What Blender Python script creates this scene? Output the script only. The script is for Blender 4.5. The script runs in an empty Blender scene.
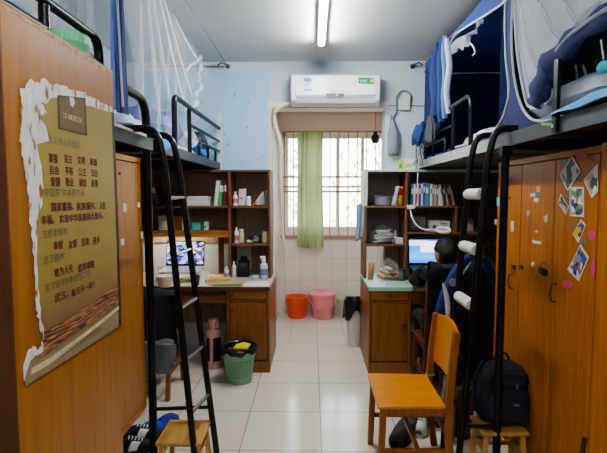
import bpy, bmesh, math, random
from mathutils import Vector, Matrix, Euler
from mathutils.geometry import tessellate_polygon
random.seed(11)
PI = math.pi
SC = bpy.context.scene
COL = SC.collection
# ---------------------------------------------------------------- camera model (used for placing things at known depths)
FPX = 455.0
EYE = 1.55
YAW = math.atan(8.5 / FPX)
PIT = math.atan(31.5 / FPX)
FW = Vector((-math.sin(YAW) * math.cos(PIT), math.cos(YAW) * math.cos(PIT), -math.sin(PIT)))
RT = Vector((math.cos(YAW), math.sin(YAW), 0))
UP = RT.cross(FW)


def ray(px, py):
    return FW + RT * ((px - 303.5) / FPX) + UP * (-(py - 226.5) / FPX)


def P(px, py, d):      # the point of the room at distance d down the room
    r = ray(px, py)
    s = d / r.y
    return Vector((r.x * s, d, EYE + r.z * s))


def FZ(px, py, z=0.0):  # the point at height z
    r = ray(px, py)
    s = (z - EYE) / r.z
    return Vector((r.x * s, r.y * s, z))


def PX(px, py, x):     # the point on the lengthwise plane X = x
    r = ray(px, py)
    s = x / r.x
    return Vector((x, r.y * s, EYE + r.z * s))


# ---------------------------------------------------------------- mesh builder
class MB:
    def __init__(self):
        self.bm = bmesh.new()
        self.mi = 0

    def face(self, vs):
        try:
            f = self.bm.faces.new(vs)
            f.material_index = self.mi
            return f
        except ValueError:
            return None

    def box(self, x0, x1, y0, y1, z0, z1):
        return self.obox(((x0 + x1) / 2, (y0 + y1) / 2, (z0 + z1) / 2), (abs(x1 - x0), abs(y1 - y0), abs(z1 - z0)))

    def obox(self, c, s, rot=None):
        M = Matrix.Identity(3)
        if rot is not None:
            M = rot if isinstance(rot, Matrix) else Euler(rot).to_matrix()
        c = Vector(c)
        v = []
        for k in range(8):
            q = Vector(((1 if k & 1 else -1) * s[0] / 2, (1 if k & 2 else -1) * s[1] / 2, (1 if k & 4 else -1) * s[2] / 2))
            v.append(self.bm.verts.new(c + M @ q))
        for f in ((0, 2, 3, 1), (4, 5, 7, 6), (0, 1, 5, 4), (2, 6, 7, 3), (0, 4, 6, 2), (1, 3, 7, 5)):
            self.face([v[i] for i in f])
        return self

    def bar(self, a, b, w, h, up=(0, 0, 1)):
        a, b = Vector(a), Vector(b)
        d = (b - a)
        L = d.length
        d.normalize()
        u = Vector(up)
        s = d.cross(u)
        if s.length < 1e-4:
            s = Vector((1, 0, 0))
        s.normalize()
        u = s.cross(d)
        M = Matrix((s, d, u)).transposed()
        return self.obox((a + b) / 2, (w, L, h), M)

    def tube(self, pts, r, seg=8, closed=False, flat=1.0):
        pts = [Vector(p) for p in pts]
        n = len(pts)
        rr = r if isinstance(r, (list, tuple)) else [r] * n
        rings = []
        prev = None
        for i, p in enumerate(pts):
            if closed:
                t = pts[(i + 1) % n] - pts[i - 1]
            else:
                t = pts[min(i + 1, n - 1)] - pts[max(i - 1, 0)]
            if t.length < 1e-9:
                t = Vector((0, 0, 1))
            t.normalize()
            if prev is None:
                a = Vector((0, 0, 1)) if abs(t.z) < .9 else Vector((1, 0, 0))
                u = (a - t * a.dot(t)).normalized()
            else:
                u = (prev - t * prev.dot(t))
                u = u.normalized() if u.length > 1e-6 else prev
            prev = u
            w = t.cross(u)
            rings.append([self.bm.verts.new(p + (u * math.cos(2 * PI * k / seg) + w * math.sin(2 * PI * k / seg) * flat) * rr[i]) for k in range(seg)])
        m = n if closed else n - 1
        for i in range(m):
            A, B = rings[i], rings[(i + 1) % n]
            for k in range(seg):
                self.face([A[k], A[(k + 1) % seg], B[(k + 1) % seg], B[k]])
        if not closed:
            self.face(list(reversed(rings[0])))
            self.face(rings[-1])
        return self

    def lathe(self, prof, c=(0, 0, 0), seg=24, M=None, sx=1.0, sy=1.0):
        c = Vector(c)
        M = M or Matrix.Identity(3)
        rings = []
        for (r, z) in prof:
            if r < 1e-5:
                rings.append([self.bm.verts.new(c + M @ Vector((0, 0, z)))])
            else:
                rings.append([self.bm.verts.new(c + M @ Vector((r * sx * math.cos(2 * PI * k / seg), r * sy * math.sin(2 * PI * k / seg), z))) for k in range(seg)])
        for i in range(len(rings) - 1):
            A, B = rings[i], rings[i + 1]
            for k in range(seg):
                k2 = (k + 1) % seg
                if len(A) == 1 and len(B) == 1:
                    continue
                if len(A) == 1:
                    self.face([A[0], B[k2], B[k]])
                elif len(B) == 1:
                    self.face([A[k], A[k2], B[0]])
                else:
                    self.face([A[k], A[k2], B[k2], B[k]])
        return self

    def prism(self, pts, off):
        pts = [Vector(p) for p in pts]
        off = Vector(off)
        a = [self.bm.verts.new(p) for p in pts]
        b = [self.bm.verts.new(p + off) for p in pts]
        n = len(pts)
        if n <= 4:
            self.face(a)
            self.face(list(reversed(b)))
        else:
            for tri in tessellate_polygon([pts]):
                self.face([a[i] for i in tri])
                self.face([b[i] for i in reversed(tri)])
        for i in range(n):
            self.face([a[i], b[i], b[(i + 1) % n], a[(i + 1) % n]])
        return self

    def sheet(self, fn, nu, nv):
        g = [[self.bm.verts.new(Vector(fn(i / nu, j / nv))) for j in range(nv + 1)] for i in range(nu + 1)]
        for i in range(nu):
            for j in range(nv):
                self.face([g[i][j], g[i + 1][j], g[i + 1][j + 1], g[i][j + 1]])
        return self

    def ball(self, c, s, seg=14, ring=9, rot=None, noise=0.0, seed=0):
        M = Euler(rot).to_matrix() if rot is not None else Matrix.Identity(3)
        rnd = random.Random(seed)
        n0 = len(self.bm.verts)
        prof = [(math.sin(PI * i / ring), -math.cos(PI * i / ring)) for i in range(ring + 1)]
        prof[0] = (0, -1)
        prof[-1] = (0, 1)
        self.lathe(prof, (0, 0, 0), seg)
        self.bm.verts.ensure_lookup_table()
        for v in self.bm.verts[n0:]:
            k = 1 + (rnd.random() - .5) * 2 * noise
            q = v.co * k
            v.co = Vector(c) + M @ Vector((q.x * s[0], q.y * s[1], q.z * s[2]))
        return self

    def pillow(self, c, s, rot=None, nu=12, nv=10, seed=0, wr=.04):
        """a soft cushion shape: width, depth, thickness"""
        M = Euler(rot).to_matrix() if rot is not None else Matrix.Identity(3)
        rnd = random.Random(seed)
        ph = [rnd.random() * 6 for _ in range(4)]
        c = Vector(c)
        for sg in (1, -1):
            def fn(u, v, sg=sg):
                x, y = u * 2 - 1, v * 2 - 1
                h = max(0, (1 - x ** 4) * (1 - y ** 4)) ** .55
                h *= 1 + wr * 3 * math.sin(x * 5 + ph[0]) * math.sin(y * 4 + ph[1])
                k = 1 - .06 * (abs(x * y))
                q = Vector((x * s[0] / 2 * (1 - .05 * y * y), y * s[1] / 2 * (1 - .05 * x * x), sg * h * s[2] / 2))
                return c + M @ q
            self.sheet(fn, nu, nv)
        bmesh.ops.remove_doubles(self.bm, verts=self.bm.verts[:], dist=1e-4)
        return self


def fillet(pts, rad, n=6):
    pts = [Vector(p) for p in pts]
    out = [pts[0]]
    for i in range(1, len(pts) - 1):
        p, a, b = pts[i], pts[i - 1], pts[i + 1]
        d1, d2 = (a - p), (b - p)
        r = min(rad, d1.length * .49, d2.length * .49)
        A = p + d1.normalized() * r
        B = p + d2.normalized() * r
        for k in range(n + 1):
            t = k / n
            out.append(A * (1 - t) ** 2 + p * 2 * t * (1 - t) + B * t * t)
    out.append(pts[-1])
    return out


def spline(pts, n=6):
    pts = [Vector(p) for p in pts]
    out = []
    for i in range(len(pts) - 1):
        p0 = pts[max(i - 1, 0)]
        p1, p2 = pts[i], pts[i + 1]
        p3 = pts[min(i + 2, len(pts) - 1)]
        for k in range(n):
            t = k / n
            out.append(.5 * ((2 * p1) + (p2 - p0) * t + (2 * p0 - 5 * p1 + 4 * p2 - p3) * t * t + (3 * p1 - p0 - 3 * p2 + p3) * t ** 3))
    out.append(pts[-1])
    return out


LOCAL = set()


def off_of(o):
    v = Vector((0, 0, 0))
    while o is not None:
        if o.parent is None and o.name in LOCAL:
            break
        v += o.location
        o = o.parent
    return v


def obj(name, mb, m, parent=None, bevel=0.0, solid=0.0, sub=0, flat=False, label=None, cat=None, group=None, kind=None, seg=2):
    bm = mb.bm
    bmesh.ops.recalc_face_normals(bm, faces=bm.faces[:])
    xs = [v.co for v in bm.verts]
    lo = Vector([min(v[i] for v in xs) for i in range(3)])
    hi = Vector([max(v[i] for v in xs) for i in range(3)])
    c = Vector(((lo.x + hi.x) / 2, (lo.y + hi.y) / 2, lo.z))
    for v in bm.verts:
        v.co -= c
    if not flat:
        for f in bm.faces:
            f.smooth = True
        for e in bm.edges:
            if len(e.link_faces) == 2 and e.calc_face_angle(0) > .65:
                e.smooth = False
    me = bpy.data.meshes.new(name)
    bm.to_mesh(me)
    bm.free()
    for x in (m if isinstance(m, (list, tuple)) else [m]):
        me.materials.append(x)
    o = bpy.data.objects.new(name, me)
    COL.objects.link(o)
    if parent is not None:
        o.parent = parent
        o.location = c - off_of(parent)
    else:
        o.location = c
    if solid:
        s = o.modifiers.new('solid', 'SOLIDIFY')
        s.thickness = solid
        s.offset = 0
    if bevel:
        b = o.modifiers.new('bevel', 'BEVEL')
        b.width = bevel
        b.segments = seg
        b.limit_method = 'ANGLE'
        b.angle_limit = .7
    if sub:
        s = o.modifiers.new('sub', 'SUBSURF')
        s.levels = sub
        s.render_levels = sub
    if label:
        o['label'] = label
    if cat:
        o['category'] = cat
    if group:
        o['group'] = group
    if kind:
        o['kind'] = kind
    return o


def thing(name, label, cat, loc=(0, 0, 0), rotz=None, group=None):
    o = bpy.data.objects.new(name, None)
    o.empty_display_size = .1
    COL.objects.link(o)
    o.location = loc
    if rotz is not None:
        o.rotation_euler = (0, 0, rotz)
        LOCAL.add(o.name)
    o['label'] = label
    o['category'] = cat
    if group:
        o['group'] = group
    return o


def struct(name, mb, m, parent=None, **k):
    return obj(name, mb, m, parent, kind=None if parent else 'structure', **k)


def text(mb, s, start, end, nrm_x, nrm_y, height=None, bold=0.0):
    """lettering laid out from start to end (world points) on the plane spanned by nrm_x, nrm_y"""
    cu = bpy.data.curves.new('txt', 'FONT')
    cu.body = s
    cu.size = 1
    to = bpy.data.objects.new('txt', cu)
    COL.objects.link(to)
    bpy.context.view_layer.update()
    dg = bpy.context.evaluated_depsgraph_get()
    me = bpy.data.meshes.new_from_object(to.evaluated_get(dg))
    ex, ey = Vector(nrm_x), Vector(nrm_y)
    start = Vector(start)
    L = (Vector(end) - start).dot(ex)
    vs = [v.co.copy() for v in me.vertices]
    if vs:
        x0 = min(v.x for v in vs)
        x1 = max(v.x for v in vs)
        k = L / max(1e-6, x1 - x0)
        ky = k if height is None else height
        for q, sh in enumerate(((0, 0), (bold, 0), (0, bold), (bold, bold)) if bold else ((0, 0),)):
            nv = [mb.bm.verts.new(start + ex * ((v.x - x0 + sh[0]) * k) + ey * ((v.y + sh[1]) * ky) + ex.cross(ey) * (.00012 * q)) for v in vs]
            for p in me.polygons:
                mb.face([nv[i] for i in p.vertices])
    bpy.data.objects.remove(to)
    bpy.data.meshes.remove(me)
    bpy.data.curves.remove(cu)
    return mb


# ---------------------------------------------------------------- materials
def lin(h):
    if not isinstance(h, str):
        return tuple(h[:3])
    h = h.lstrip('#')
    out = []
    for i in (0, 2, 4):
        c = int(h[i:i + 2], 16) / 255
        out.append(c / 12.92 if c < .04045 else ((c + .055) / 1.055) ** 2.4)
    return tuple(out)


def N(nt, t, **kw):
    n = nt.nodes.new(t)
    for k, v in kw.items():
        if k in n.inputs:
            n.inputs[k].default_value = v
        else:
            setattr(n, k, v)
    return n


def base_mat(name):
    m = bpy.data.materials.new(name)
    m.use_nodes = True
    nt = m.node_tree
    b = nt.nodes['Principled BSDF']
    return m, nt, b


def mixc(nt, fac, a, b):
    mx = nt.nodes.new('ShaderNodeMix')
    mx.data_type = 'RGBA'
    for s, v in ((0, fac), (6, a), (7, b)):
        if hasattr(v, 'links') or hasattr(v, 'is_linked'):
            nt.links.new(v, mx.inputs[s])
        else:
            mx.inputs[s].default_value = v if s == 0 else (*v, 1)
    return mx.outputs[2]


def ramp(nt, src, stops):
    r = nt.nodes.new('ShaderNodeValToRGB')
    e = r.color_ramp.elements
    while len(e) < len(stops):
        e.new(.5)
    for i, (p, c) in enumerate(stops):
        e[i].position = p
        e[i].color = (*lin(c), 1)
    nt.links.new(src, r.inputs[0])
    return r.outputs[0]


MC = {}


def mat(col, rough=.6, metal=0.0, var=.14, scale=9.0, bump=0.0, name=None, coat=0.0, alpha=1.0, trans=0.0):
    key = (str(col), rough, metal, var, scale, bump, coat, alpha, trans)
    if key in MC:
        return MC[key]
    m, nt, b = base_mat(name or 'm_' + str(len(MC)))
    c = lin(col)
    tc = N(nt, 'ShaderNodeTexCoord')
    nz = N(nt, 'ShaderNodeTexNoise', Scale=scale, Detail=4.0)
    nt.links.new(tc.outputs['Object'], nz.inputs['Vector'])
    lo = tuple(x * (1 - var) for x in c)
    hi = tuple(min(1, x * (1 + var)) for x in c)
    nt.links.new(mixc(nt, nz.outputs[0], lo, hi), b.inputs['Base Color'])
    b.inputs['Roughness'].default_value = rough
    b.inputs['Metallic'].default_value = metal
    b.inputs['Coat Weight'].default_value = coat
    b.inputs['Alpha'].default_value = alpha
    b.inputs['Transmission Weight'].default_value = trans
    if bump:
        bp = N(nt, 'ShaderNodeBump', Strength=bump, Distance=.01)
        n2 = N(nt, 'ShaderNodeTexNoise', Scale=scale * 6, Detail=3.0)
        nt.links.new(tc.outputs['Object'], n2.inputs['Vector'])
        nt.links.new(n2.outputs[0], bp.inputs['Height'])
        nt.links.new(bp.outputs[0], b.inputs['Normal'])
    MC[key] = m
    return m


def wood(name, light, dark, axis=2, rough=.38, scale=1.0, blotch=.25):
    m, nt, b = base_mat(name)
    tc = N(nt, 'ShaderNodeTexCoord')
    mp = N(nt, 'ShaderNodeMapping')
    s = [14 * scale] * 3
    s[axis] = 1.1 * scale
    mp.inputs['Scale'].default_value = s
    nt.links.new(tc.outputs['Object'], mp.inputs['Vector'])
    nz = N(nt, 'ShaderNodeTexNoise', Scale=3.0, Detail=6.0, Roughness=.6, Distortion=.4)
    nt.links.new(mp.outputs[0], nz.inputs['Vector'])
    g = ramp(nt, nz.outputs[0], [(.3, dark), (.7, light)])
    n2 = N(nt, 'ShaderNodeTexNoise', Scale=2.2, Detail=3.0)
    nt.links.new(tc.outputs['Object'], n2.inputs['Vector'])
    d = lin(dark)
    r2 = N(nt, 'ShaderNodeMapRange')
    r2.inputs[1].default_value = .45
    r2.inputs[2].default_value = .75
    r2.inputs[3].default_value = 0
    r2.inputs[4].default_value = blotch
    nt.links.new(n2.outputs[0], r2.inputs[0])
    nt.links.new(mixc(nt, r2.outputs[0], g, tuple(x * .55 for x in d)), b.inputs['Base Color'])
    b.inputs['Roughness'].default_value = rough
    return m


def tiles(name, c1, c2, grout, w, h, off, plane='xy', rough=.25, mortar=.004, stain=.12):
    """square-laid tiles; the grid is fixed in the room"""
    m, nt, b = base_mat(name)
    g = N(nt, 'ShaderNodeNewGeometry')
    sx = N(nt, 'ShaderNodeSeparateXYZ')
    nt.links.new(g.outputs['Position'], sx.inputs[0])
    cb = N(nt, 'ShaderNodeCombineXYZ')
    ax = {'x': 0, 'y': 1, 'z': 2}
    for i in range(2):
        ad = N(nt, 'ShaderNodeMath', operation='SUBTRACT')
        nt.links.new(sx.outputs[ax[plane[i]]], ad.inputs[0])
        ad.inputs[1].default_value = off[i] - 40 * (w, h)[i]
        nt.links.new(ad.outputs[0], cb.inputs[i])
    br = N(nt, 'ShaderNodeTexBrick', offset=0.0, squash=1.0)
    br.inputs['Scale'].default_value = 1
    br.inputs['Mortar Size'].default_value = mortar
    br.inputs['Mortar Smooth'].default_value = .1
    br.inputs['Brick Width'].default_value = w
    br.inputs['Row Height'].default_value = h
    br.inputs['Color1'].default_value = (*lin(c1), 1)
    br.inputs['Color2'].default_value = (*lin(c2), 1)
    br.inputs['Mortar'].default_value = (*lin(grout), 1)
    nt.links.new(cb.outputs[0], br.inputs['Vector'])
    nz = N(nt, 'ShaderNodeTexNoise', Scale=3.0, Detail=6.0, Roughness=.65)
    nt.links.new(g.outputs['Position'], nz.inputs['Vector'])
    mr = N(nt, 'ShaderNodeMapRange')
    mr.inputs[1].default_value = .4
    mr.inputs[2].default_value = .75
    mr.inputs[4].default_value = stain
    nt.links.new(nz.outputs[0], mr.inputs[0])
    dk = tuple(x * .45 for x in lin(c1))
    nt.links.new(mixc(nt, mr.outputs[0], br.outputs[0], dk), b.inputs['Base Color'])
    b.inputs['Roughness'].default_value = rough
    return m


def net_mat(name, col, alpha=.35):
    m = bpy.data.materials.new(name)
    m.use_nodes = True
    nt = m.node_tree
    nt.nodes.clear()
    o = N(nt, 'ShaderNodeOutputMaterial')
    tr = N(nt, 'ShaderNodeBsdfTransparent')
    df = N(nt, 'ShaderNodeBsdfDiffuse')
    df.inputs[0].default_value = (*lin(col), 1)
    tl = N(nt, 'ShaderNodeBsdfTranslucent')
    tl.inputs[0].default_value = (*lin(col), 1)
    m1 = N(nt, 'ShaderNodeMixShader')
    m1.inputs[0].default_value = .4
    nt.links.new(df.outputs[0], m1.inputs[1])
    nt.links.new(tl.outputs[0], m1.inputs[2])
    m2 = N(nt, 'ShaderNodeMixShader')
    tc = N(nt, 'ShaderNodeTexCoord')
    nz = N(nt, 'ShaderNodeTexNoise', Scale=6.0, Detail=3.0)
    nt.links.new(tc.outputs['Object'], nz.inputs['Vector'])
    mr = N(nt, 'ShaderNodeMapRange')
    mr.inputs[3].default_value = alpha * .7
    mr.inputs[4].default_value = alpha * 1.3
    nt.links.new(nz.outputs[0], mr.inputs[0])
    nt.links.new(mr.outputs[0], m2.inputs[0])
    nt.links.new(tr.outputs[0], m2.inputs[1])
    nt.links.new(m1.outputs[0], m2.inputs[2])
    nt.links.new(m2.outputs[0], o.inputs[0])
    return m


def patches(name, cols, scale=6.0, rough=.4, emit=0.0, seed=0.0, w=(1, 1, 1), base=None, basefac=.0):
    """printed picture as loose patches of colour (Generated coordinates of its own flat object)"""
    m, nt, b = base_mat(name)
    tc = N(nt, 'ShaderNodeTexCoord')
    mp = N(nt, 'ShaderNodeMapping')
    mp.inputs['Location'].default_value = (seed, seed * 1.7, seed * .6)
    mp.inputs['Scale'].default_value = w
    nt.links.new(tc.outputs['Generated'], mp.inputs['Vector'])
    vo = N(nt, 'ShaderNodeTexVoronoi', Scale=scale)
    nt.links.new(mp.outputs[0], vo.inputs['Vector'])
    sx = N(nt, 'ShaderNodeSeparateColor')
    nt.links.new(vo.outputs['Color'], sx.inputs[0])
    n = len(cols)
    r = nt.nodes.new('ShaderNodeValToRGB')
    r.color_ramp.interpolation = 'CONSTANT'
    e = r.color_ramp.elements
    while len(e) < n:
        e.new(.5)
    for i, c in enumerate(cols):
        e[i].position = i / n
        e[i].color = (*lin(c), 1)
    nt.links.new(sx.outputs[0], r.inputs[0])
    out = r.outputs[0]
    nt.links.new(out, b.inputs['Base Color'])
    b.inputs['Roughness'].default_value = rough
    if emit:
        nt.links.new(out, b.inputs['Emission Color'])
        b.inputs['Emission Strength'].default_value = emit
    return m


def emis(name, col, strength, rough=.5):
    m, nt, b = base_mat(name)
    b.inputs['Base Color'].default_value = (*lin(col), 1)
    b.inputs['Emission Color'].default_value = (*lin(col), 1)
    b.inputs['Emission Strength'].default_value = strength
    b.inputs['Roughness'].default_value = rough
    return m


# wood families
W_DOOR = wood('wardrobe_wood', 'c07828', 'a05c17', 2, .36)
W_DOOR_L = wood('locker_wood', 'b0752a', '925b1a', 2, .4, blotch=.2)
W_EDGE = wood('dark_wood', '6e3d1c', '4c2812', 2, .45)
W_DESK = wood('desk_wood', 'a06a34', '80501f', 0, .4)
W_DESKV = wood('desk_wood_upright', '9c642e', '7c4b1e', 2, .4)
W_SHELF = wood('hutch_wood', '8a5a3a', '6a422a', 0, .5)
W_SHELFV = wood('hutch_wood_upright', '8a5636', '68402a', 2, .5)
W_BACK = wood('hutch_back', 'b39c88', '98826e', 2, .6)
W_CHAIR = wood('chair_wood', 'd98c14', 'c2780a', 1, .3, blotch=.12)
W_CHAIRD = wood('chair_frame_wood', 'a5652a', '84491a', 2, .4)
W_STOOL = wood('stool_wood', 'd2a963', 'b98d48', 1, .4, blotch=.1)
BLACK = mat('141517', .35, .3, .1, name='black_enamel')
STEEL = mat('b9bcbd', .25, .9, .08, name='bright_steel')
WHITE = mat('e9ebe8', .5, 0, .04, name='white_plastic')
NAVY = mat('252f5c', .85, 0, .22, 5, .2, name='navy_cloth')
BLUE = mat('29467a', .85, 0, .2, 6, .2, name='blue_cloth')
DKNAVY = mat('5367aa', .9, 0, .15, 5, name='dark_navy_cloth')
PIPING = mat('c9ccd2', .8, 0, .08, name='pale_piping')
NET = net_mat('white_net', 'f2f5f5', .23)
NET2 = net_mat('white_net_thick', 'eef1f2', .55)
# ================================================================ THE ROOM
XL, XR, YN, YB, ZC = -1.84, 2.06, -0.9, 4.596, 2.865
YA = 5.88                       # far wall of the window recess
OX0, OX1, OZ = -0.41, 0.724, 2.423
M_WALL = mat('cdd6d8', .8, 0, .05, 2, name='pale_painted_wall')
M_CEIL = mat('dfe2e2', .85, 0, .04, 1.5, name='ceiling_paint')
M_PINK = mat('ecdace', .75, 0, .05, 3, name='pinkish_plaster')
M_FLOOR = tiles('floor_tiles', 'e6dcc8', 'dfd5c0', 'a3978a', .5, .5, (.06, 4.66), 'xy', .13, .004, .12)
M_FLOOR2 = tiles('recess_floor_tiles', 'e2dacd', 'd8cfc1', 'b7ab9c', .3, .3, (.06, 4.66), 'xy', .3, .004, .08)
M_WTILE = tiles('wall_tiles', 'f2e8dc', 'ece1d4', 'cfc4b8', .2, .29, (-.15, 1.02), 'xz', .25, .003, .04)
M_WTILEY = tiles('side_wall_tiles', 'efe5d9', 'e8ddd0', 'c9beb2', .2, .29, (4.66, 1.02), 'yz', .25, .003, .04)

struct('floor', MB().box(XL - .1, XR + .1, YN - .1, 4.66, -.1, 0), M_FLOOR)
struct('floor_recess', MB().box(-.62, 1.15, 4.66, YA + .1, -.1, 0), M_FLOOR2)
struct('ceiling', MB().box(XL - .1, XR + .1, YN - .1, YB + .2, ZC, ZC + .1), M_CEIL)
struct('ceiling_recess', MB().box(-.62, 1.15, YB + .2, YA + .1, 2.62, 2.7), M_PINK)
struct('wall_left', MB().box(XL - .1, XL, YN - .1, YB + .2, 0, ZC), M_WALL)
struct('wall_right', MB().box(XR, XR + .1, YN - .1, YB + .2, 0, ZC), M_WALL)
struct('wall_front', MB().box(XL, XR, YN - .1, YN, 0, ZC), M_WALL)
struct('wall_back', MB().box(XL, OX0, YB, YB + .2, 0, ZC).box(OX1, XR, YB, YB + .2, 0, ZC).box(OX0, OX1, YB, YB + .2, OZ, ZC), M_WALL)
struct('trim_1', MB().box(OX0 - .035, OX1 + .035, YB - .012, YB, OZ - .0, OZ + .05)
       .box(OX0, OX1, YB, YB + .2, OZ - .012, OZ), M_PINK)
struct('trim_2', MB().box(OX0 - .035, OX0, YB - .012, YB, 0, OZ).box(OX0, OX0 + .012, YB, YB + .2, 0, OZ - .012), mat('d6cfc6', .6, 0, .06, name='opening_edge_plaster'))
struct('wall_recess_left', MB().box(-.62, -.44, YB + .2, YA, 0, 2.62), M_WTILEY)
struct('wall_recess_right', MB().box(1.0, 1.15, YB + .2, YA, 0, 2.62), M_WTILEY)
# far wall with the window hole
WX0, WX1, WZ0, WZ1 = P(282, 180, YA).x, .985, P(300, 236, YA).z, P(300, 132, YA).z
struct('wall_recess_back', MB().box(-.62, 1.15, YA, YA + .1, 0, WZ0).box(-.62, WX0, YA, YA + .1, WZ0, WZ1).box(WX1, 1.15, YA, YA + .1, WZ0, WZ1), M_WTILE)
struct('trim_3', MB().box(-.62, 1.15, YA, YA + .1, WZ1, 2.62).box(-.44, 1.0, YA - .025, YA, 2.52, 2.56), M_PINK)
# window_1 : frame, sashes, glass, sill, iron grille
M_FRAME = mat('efe6df', .45, 0, .04, name='window_frame_white')
M_IRON = mat('a58a7c', .55, .2, .1, name='rusty_brown_iron')
win = MB()
win.box(WX0, WX1, YA + .02, YA + .08, WZ1 - .04, WZ1).box(WX0, WX1, YA + .02, YA + .08, WZ0, WZ0 + .05)
win.box(WX0, WX0 + .05, YA + .02, YA + .08, WZ0, WZ1).box(WX1 - .05, WX1, YA + .02, YA + .08, WZ0, WZ1)
w1 = struct('window_1', win, M_FRAME)
for i, (a, b) in enumerate(((-.35, -.02), (-.03, .352), (.31, .67), (.63, .935))):
    s = MB()
    y0 = YA + .03 + (.02 if i % 2 else 0)
    t = .042
    s.box(a, a + t, y0, y0 + .02, WZ0 + .05, WZ1 - .04).box(b - t, b, y0, y0 + .02, WZ0 + .05, WZ1 - .04)
    s.box(a + t, b - t, y0, y0 + .02, WZ0 + .05, WZ0 + .12).box(a + t, b - t, y0, y0 + .02, WZ1 - .08, WZ1 - .04)
    sash = struct('sash', s, mat('ecdfd6', .45, 0, .05, name='sash_white'), w1)
    struct('pane', MB().box(a + t, b - t, y0 + .008, y0 + .012, WZ0 + .12, WZ1 - .08), net_mat('clouded_glass_%d' % i, 'ffffff', .10), sash)
struct('window_sill', MB().box(WX0 - .02, WX1 + .02, YA - .03, YA + .02, WZ0 - .03, WZ0 + .012), mat('b08f80', .6, 0, .12, name='brown_sill'), w1, bevel=.004)
g = MB()
k = P(284.5, 180, YA - .03).x
while k < .95:
    g.tube([(k, YA - .03, WZ0 + .012), (k, YA - .03, WZ1 - .01)], .007, 6)
    k += .1162
for px in (177.0, 186.8, 191.6):
    z = P(300, px, YA - .03).z
    g.box(WX0, WX1, YA - .038, YA - .022, z - .012, z + .012)
struct('grille', g, M_IRON, w1)

# outdoors
M_LEAF = [mat('a8bf94', .8, 0, .2, name='hazy_leaf'), mat('bccdab', .8, 0, .15, name='pale_leaf')]
for i, (x, y, h, lab) in enumerate(((-1.3, 9.3, 3.6, 'pale leafy tree outside the window left of the green curtain'), (1.75, 9.0, 3.9, 'pale leafy tree outside the right half of the window'))):
    t = thing('tree', lab, 'tree', (x, y, -1.0), group='trees outside the window')
    tr = MB().tube([(x, y, -1), (x + .05, y, .6), (x - .05, y + .1, h - 1.4)], [.11, .09, .05], 8)
    tr.tube([(x, y, 1.0), (x + .5, y - .2, 2.0)], [.05, .02], 6).tube([(x, y, 1.2), (x - .5, y + .2, 2.3)], [.05, .02], 6)
    obj('trunk', tr, mat('9b8c78', .9, 0, .2, name='pale_bark'), t)
    lf = MB()
    rnd = random.Random(i + 3)
    for q in range(520):
        a = rnd.random() * 2 * PI
        rr = rnd.random() ** .5 * 1.35
        z = .2 + rnd.random() * (h - 1.2)
        c = Vector((x + rr * math.cos(a), y + rr * math.sin(a) * .6, z))
        lf.mi = rnd.randint(0, 1)
        M = Euler((rnd.random() * 3, rnd.random() * 3, rnd.random() * 3)).to_matrix()
        s = .06 + rnd.random() * .05
        vs = [lf.bm.verts.new(c + M @ Vector(p) * s) for p in ((-1, 0, 0), (0, -.45, .1), (1, 0, 0), (0, .45, .1))]
        lf.face(vs)
    obj('foliage', lf, M_LEAF, t, flat=True)
struct('ground_outside', MB().box(-9, 9, 5.9, 22, -1.1, -1.0), mat('a8a79c', .9, name='outdoor_ground'))

# ================================================================ things on the back wall and ceiling
# air conditioner
AX0, AX1, AY0, AZ0, AZ1 = -.205, .645, 4.386, 2.405, 2.70
ac = thing('air_conditioner', 'white wall-mounted air conditioner above the window recess', 'air conditioner', ((AX0 + AX1) / 2, YB, AZ0))
prof = [(YB - .002, AZ0 + .02), (YB - .002, AZ1), (AY0 + .05, AZ1), (AY0 + .012, AZ1 - .02), (AY0, AZ1 - .07), (AY0, AZ0 + .10), (AY0 + .02, AZ0 + .045), (AY0 + .09, AZ0)]
M_AC = mat('eef4f4', .35, 0, .02, name='ac_white')
obj('housing', MB().prism([(AX0, y, z) for y, z in prof], (AX1 - AX0, 0, 0)), M_AC, ac, bevel=.012, seg=3)
fp = MB().obox(((AX0 + AX1) / 2, AY0 - .004, (AZ0 + AZ1) / 2 + .03), (AX1 - AX0 - .085, .012, .185))
fpo = obj('front_panel', fp, mat('f4f8f8', .25, 0, .02, name='ac_panel'), ac, bevel=.005)
obj('air_flap', MB().obox(((AX0 + AX1) / 2, AY0 + .022, AZ0 + .052), (AX1 - AX0 - .1, .008, .075), (.62, 0, 0)), mat('dfe7e8', .35, 0, .02, name='ac_flap'), ac, bevel=.003)
yy = AY0 - .011
c0, c1 = P(326, 93.5, yy), P(344, 96.5, yy)
obj('display_window', MB().box(c0.x, c1.x, yy - .002, yy + .001, c1.z, c0.z), mat('5d6b72', .2, 0, .1, name='ac_display'), fpo)
cc = P(337, 95, yy)
obj('indicator_light', MB().box(cc.x - .012, cc.x + .012, yy - .004, yy - .001, cc.z - .006, cc.z + .006), emis('red_led', 'ff5060', 1.2), fpo)
t = MB()
text(t, 'Galanz', P(331.5, 91.8, yy - .002), P(339, 91.8, yy - .002), (1, 0, 0), (0, 0, 1), .022)
obj('maker_lettering', t, mat('b07a82', .5, name='ac_logo_red'), fpo)
t = MB()
q0, q1 = P(299, 99.2, yy), P(305.5, 98.2, yy)
t.box(q0.x, q1.x, yy - .003, yy - .001, q0.z, q1.z)
obj('series_mark', t, mat('9aa4a8', .5, name='ac_grey_text'), fpo)
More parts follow.
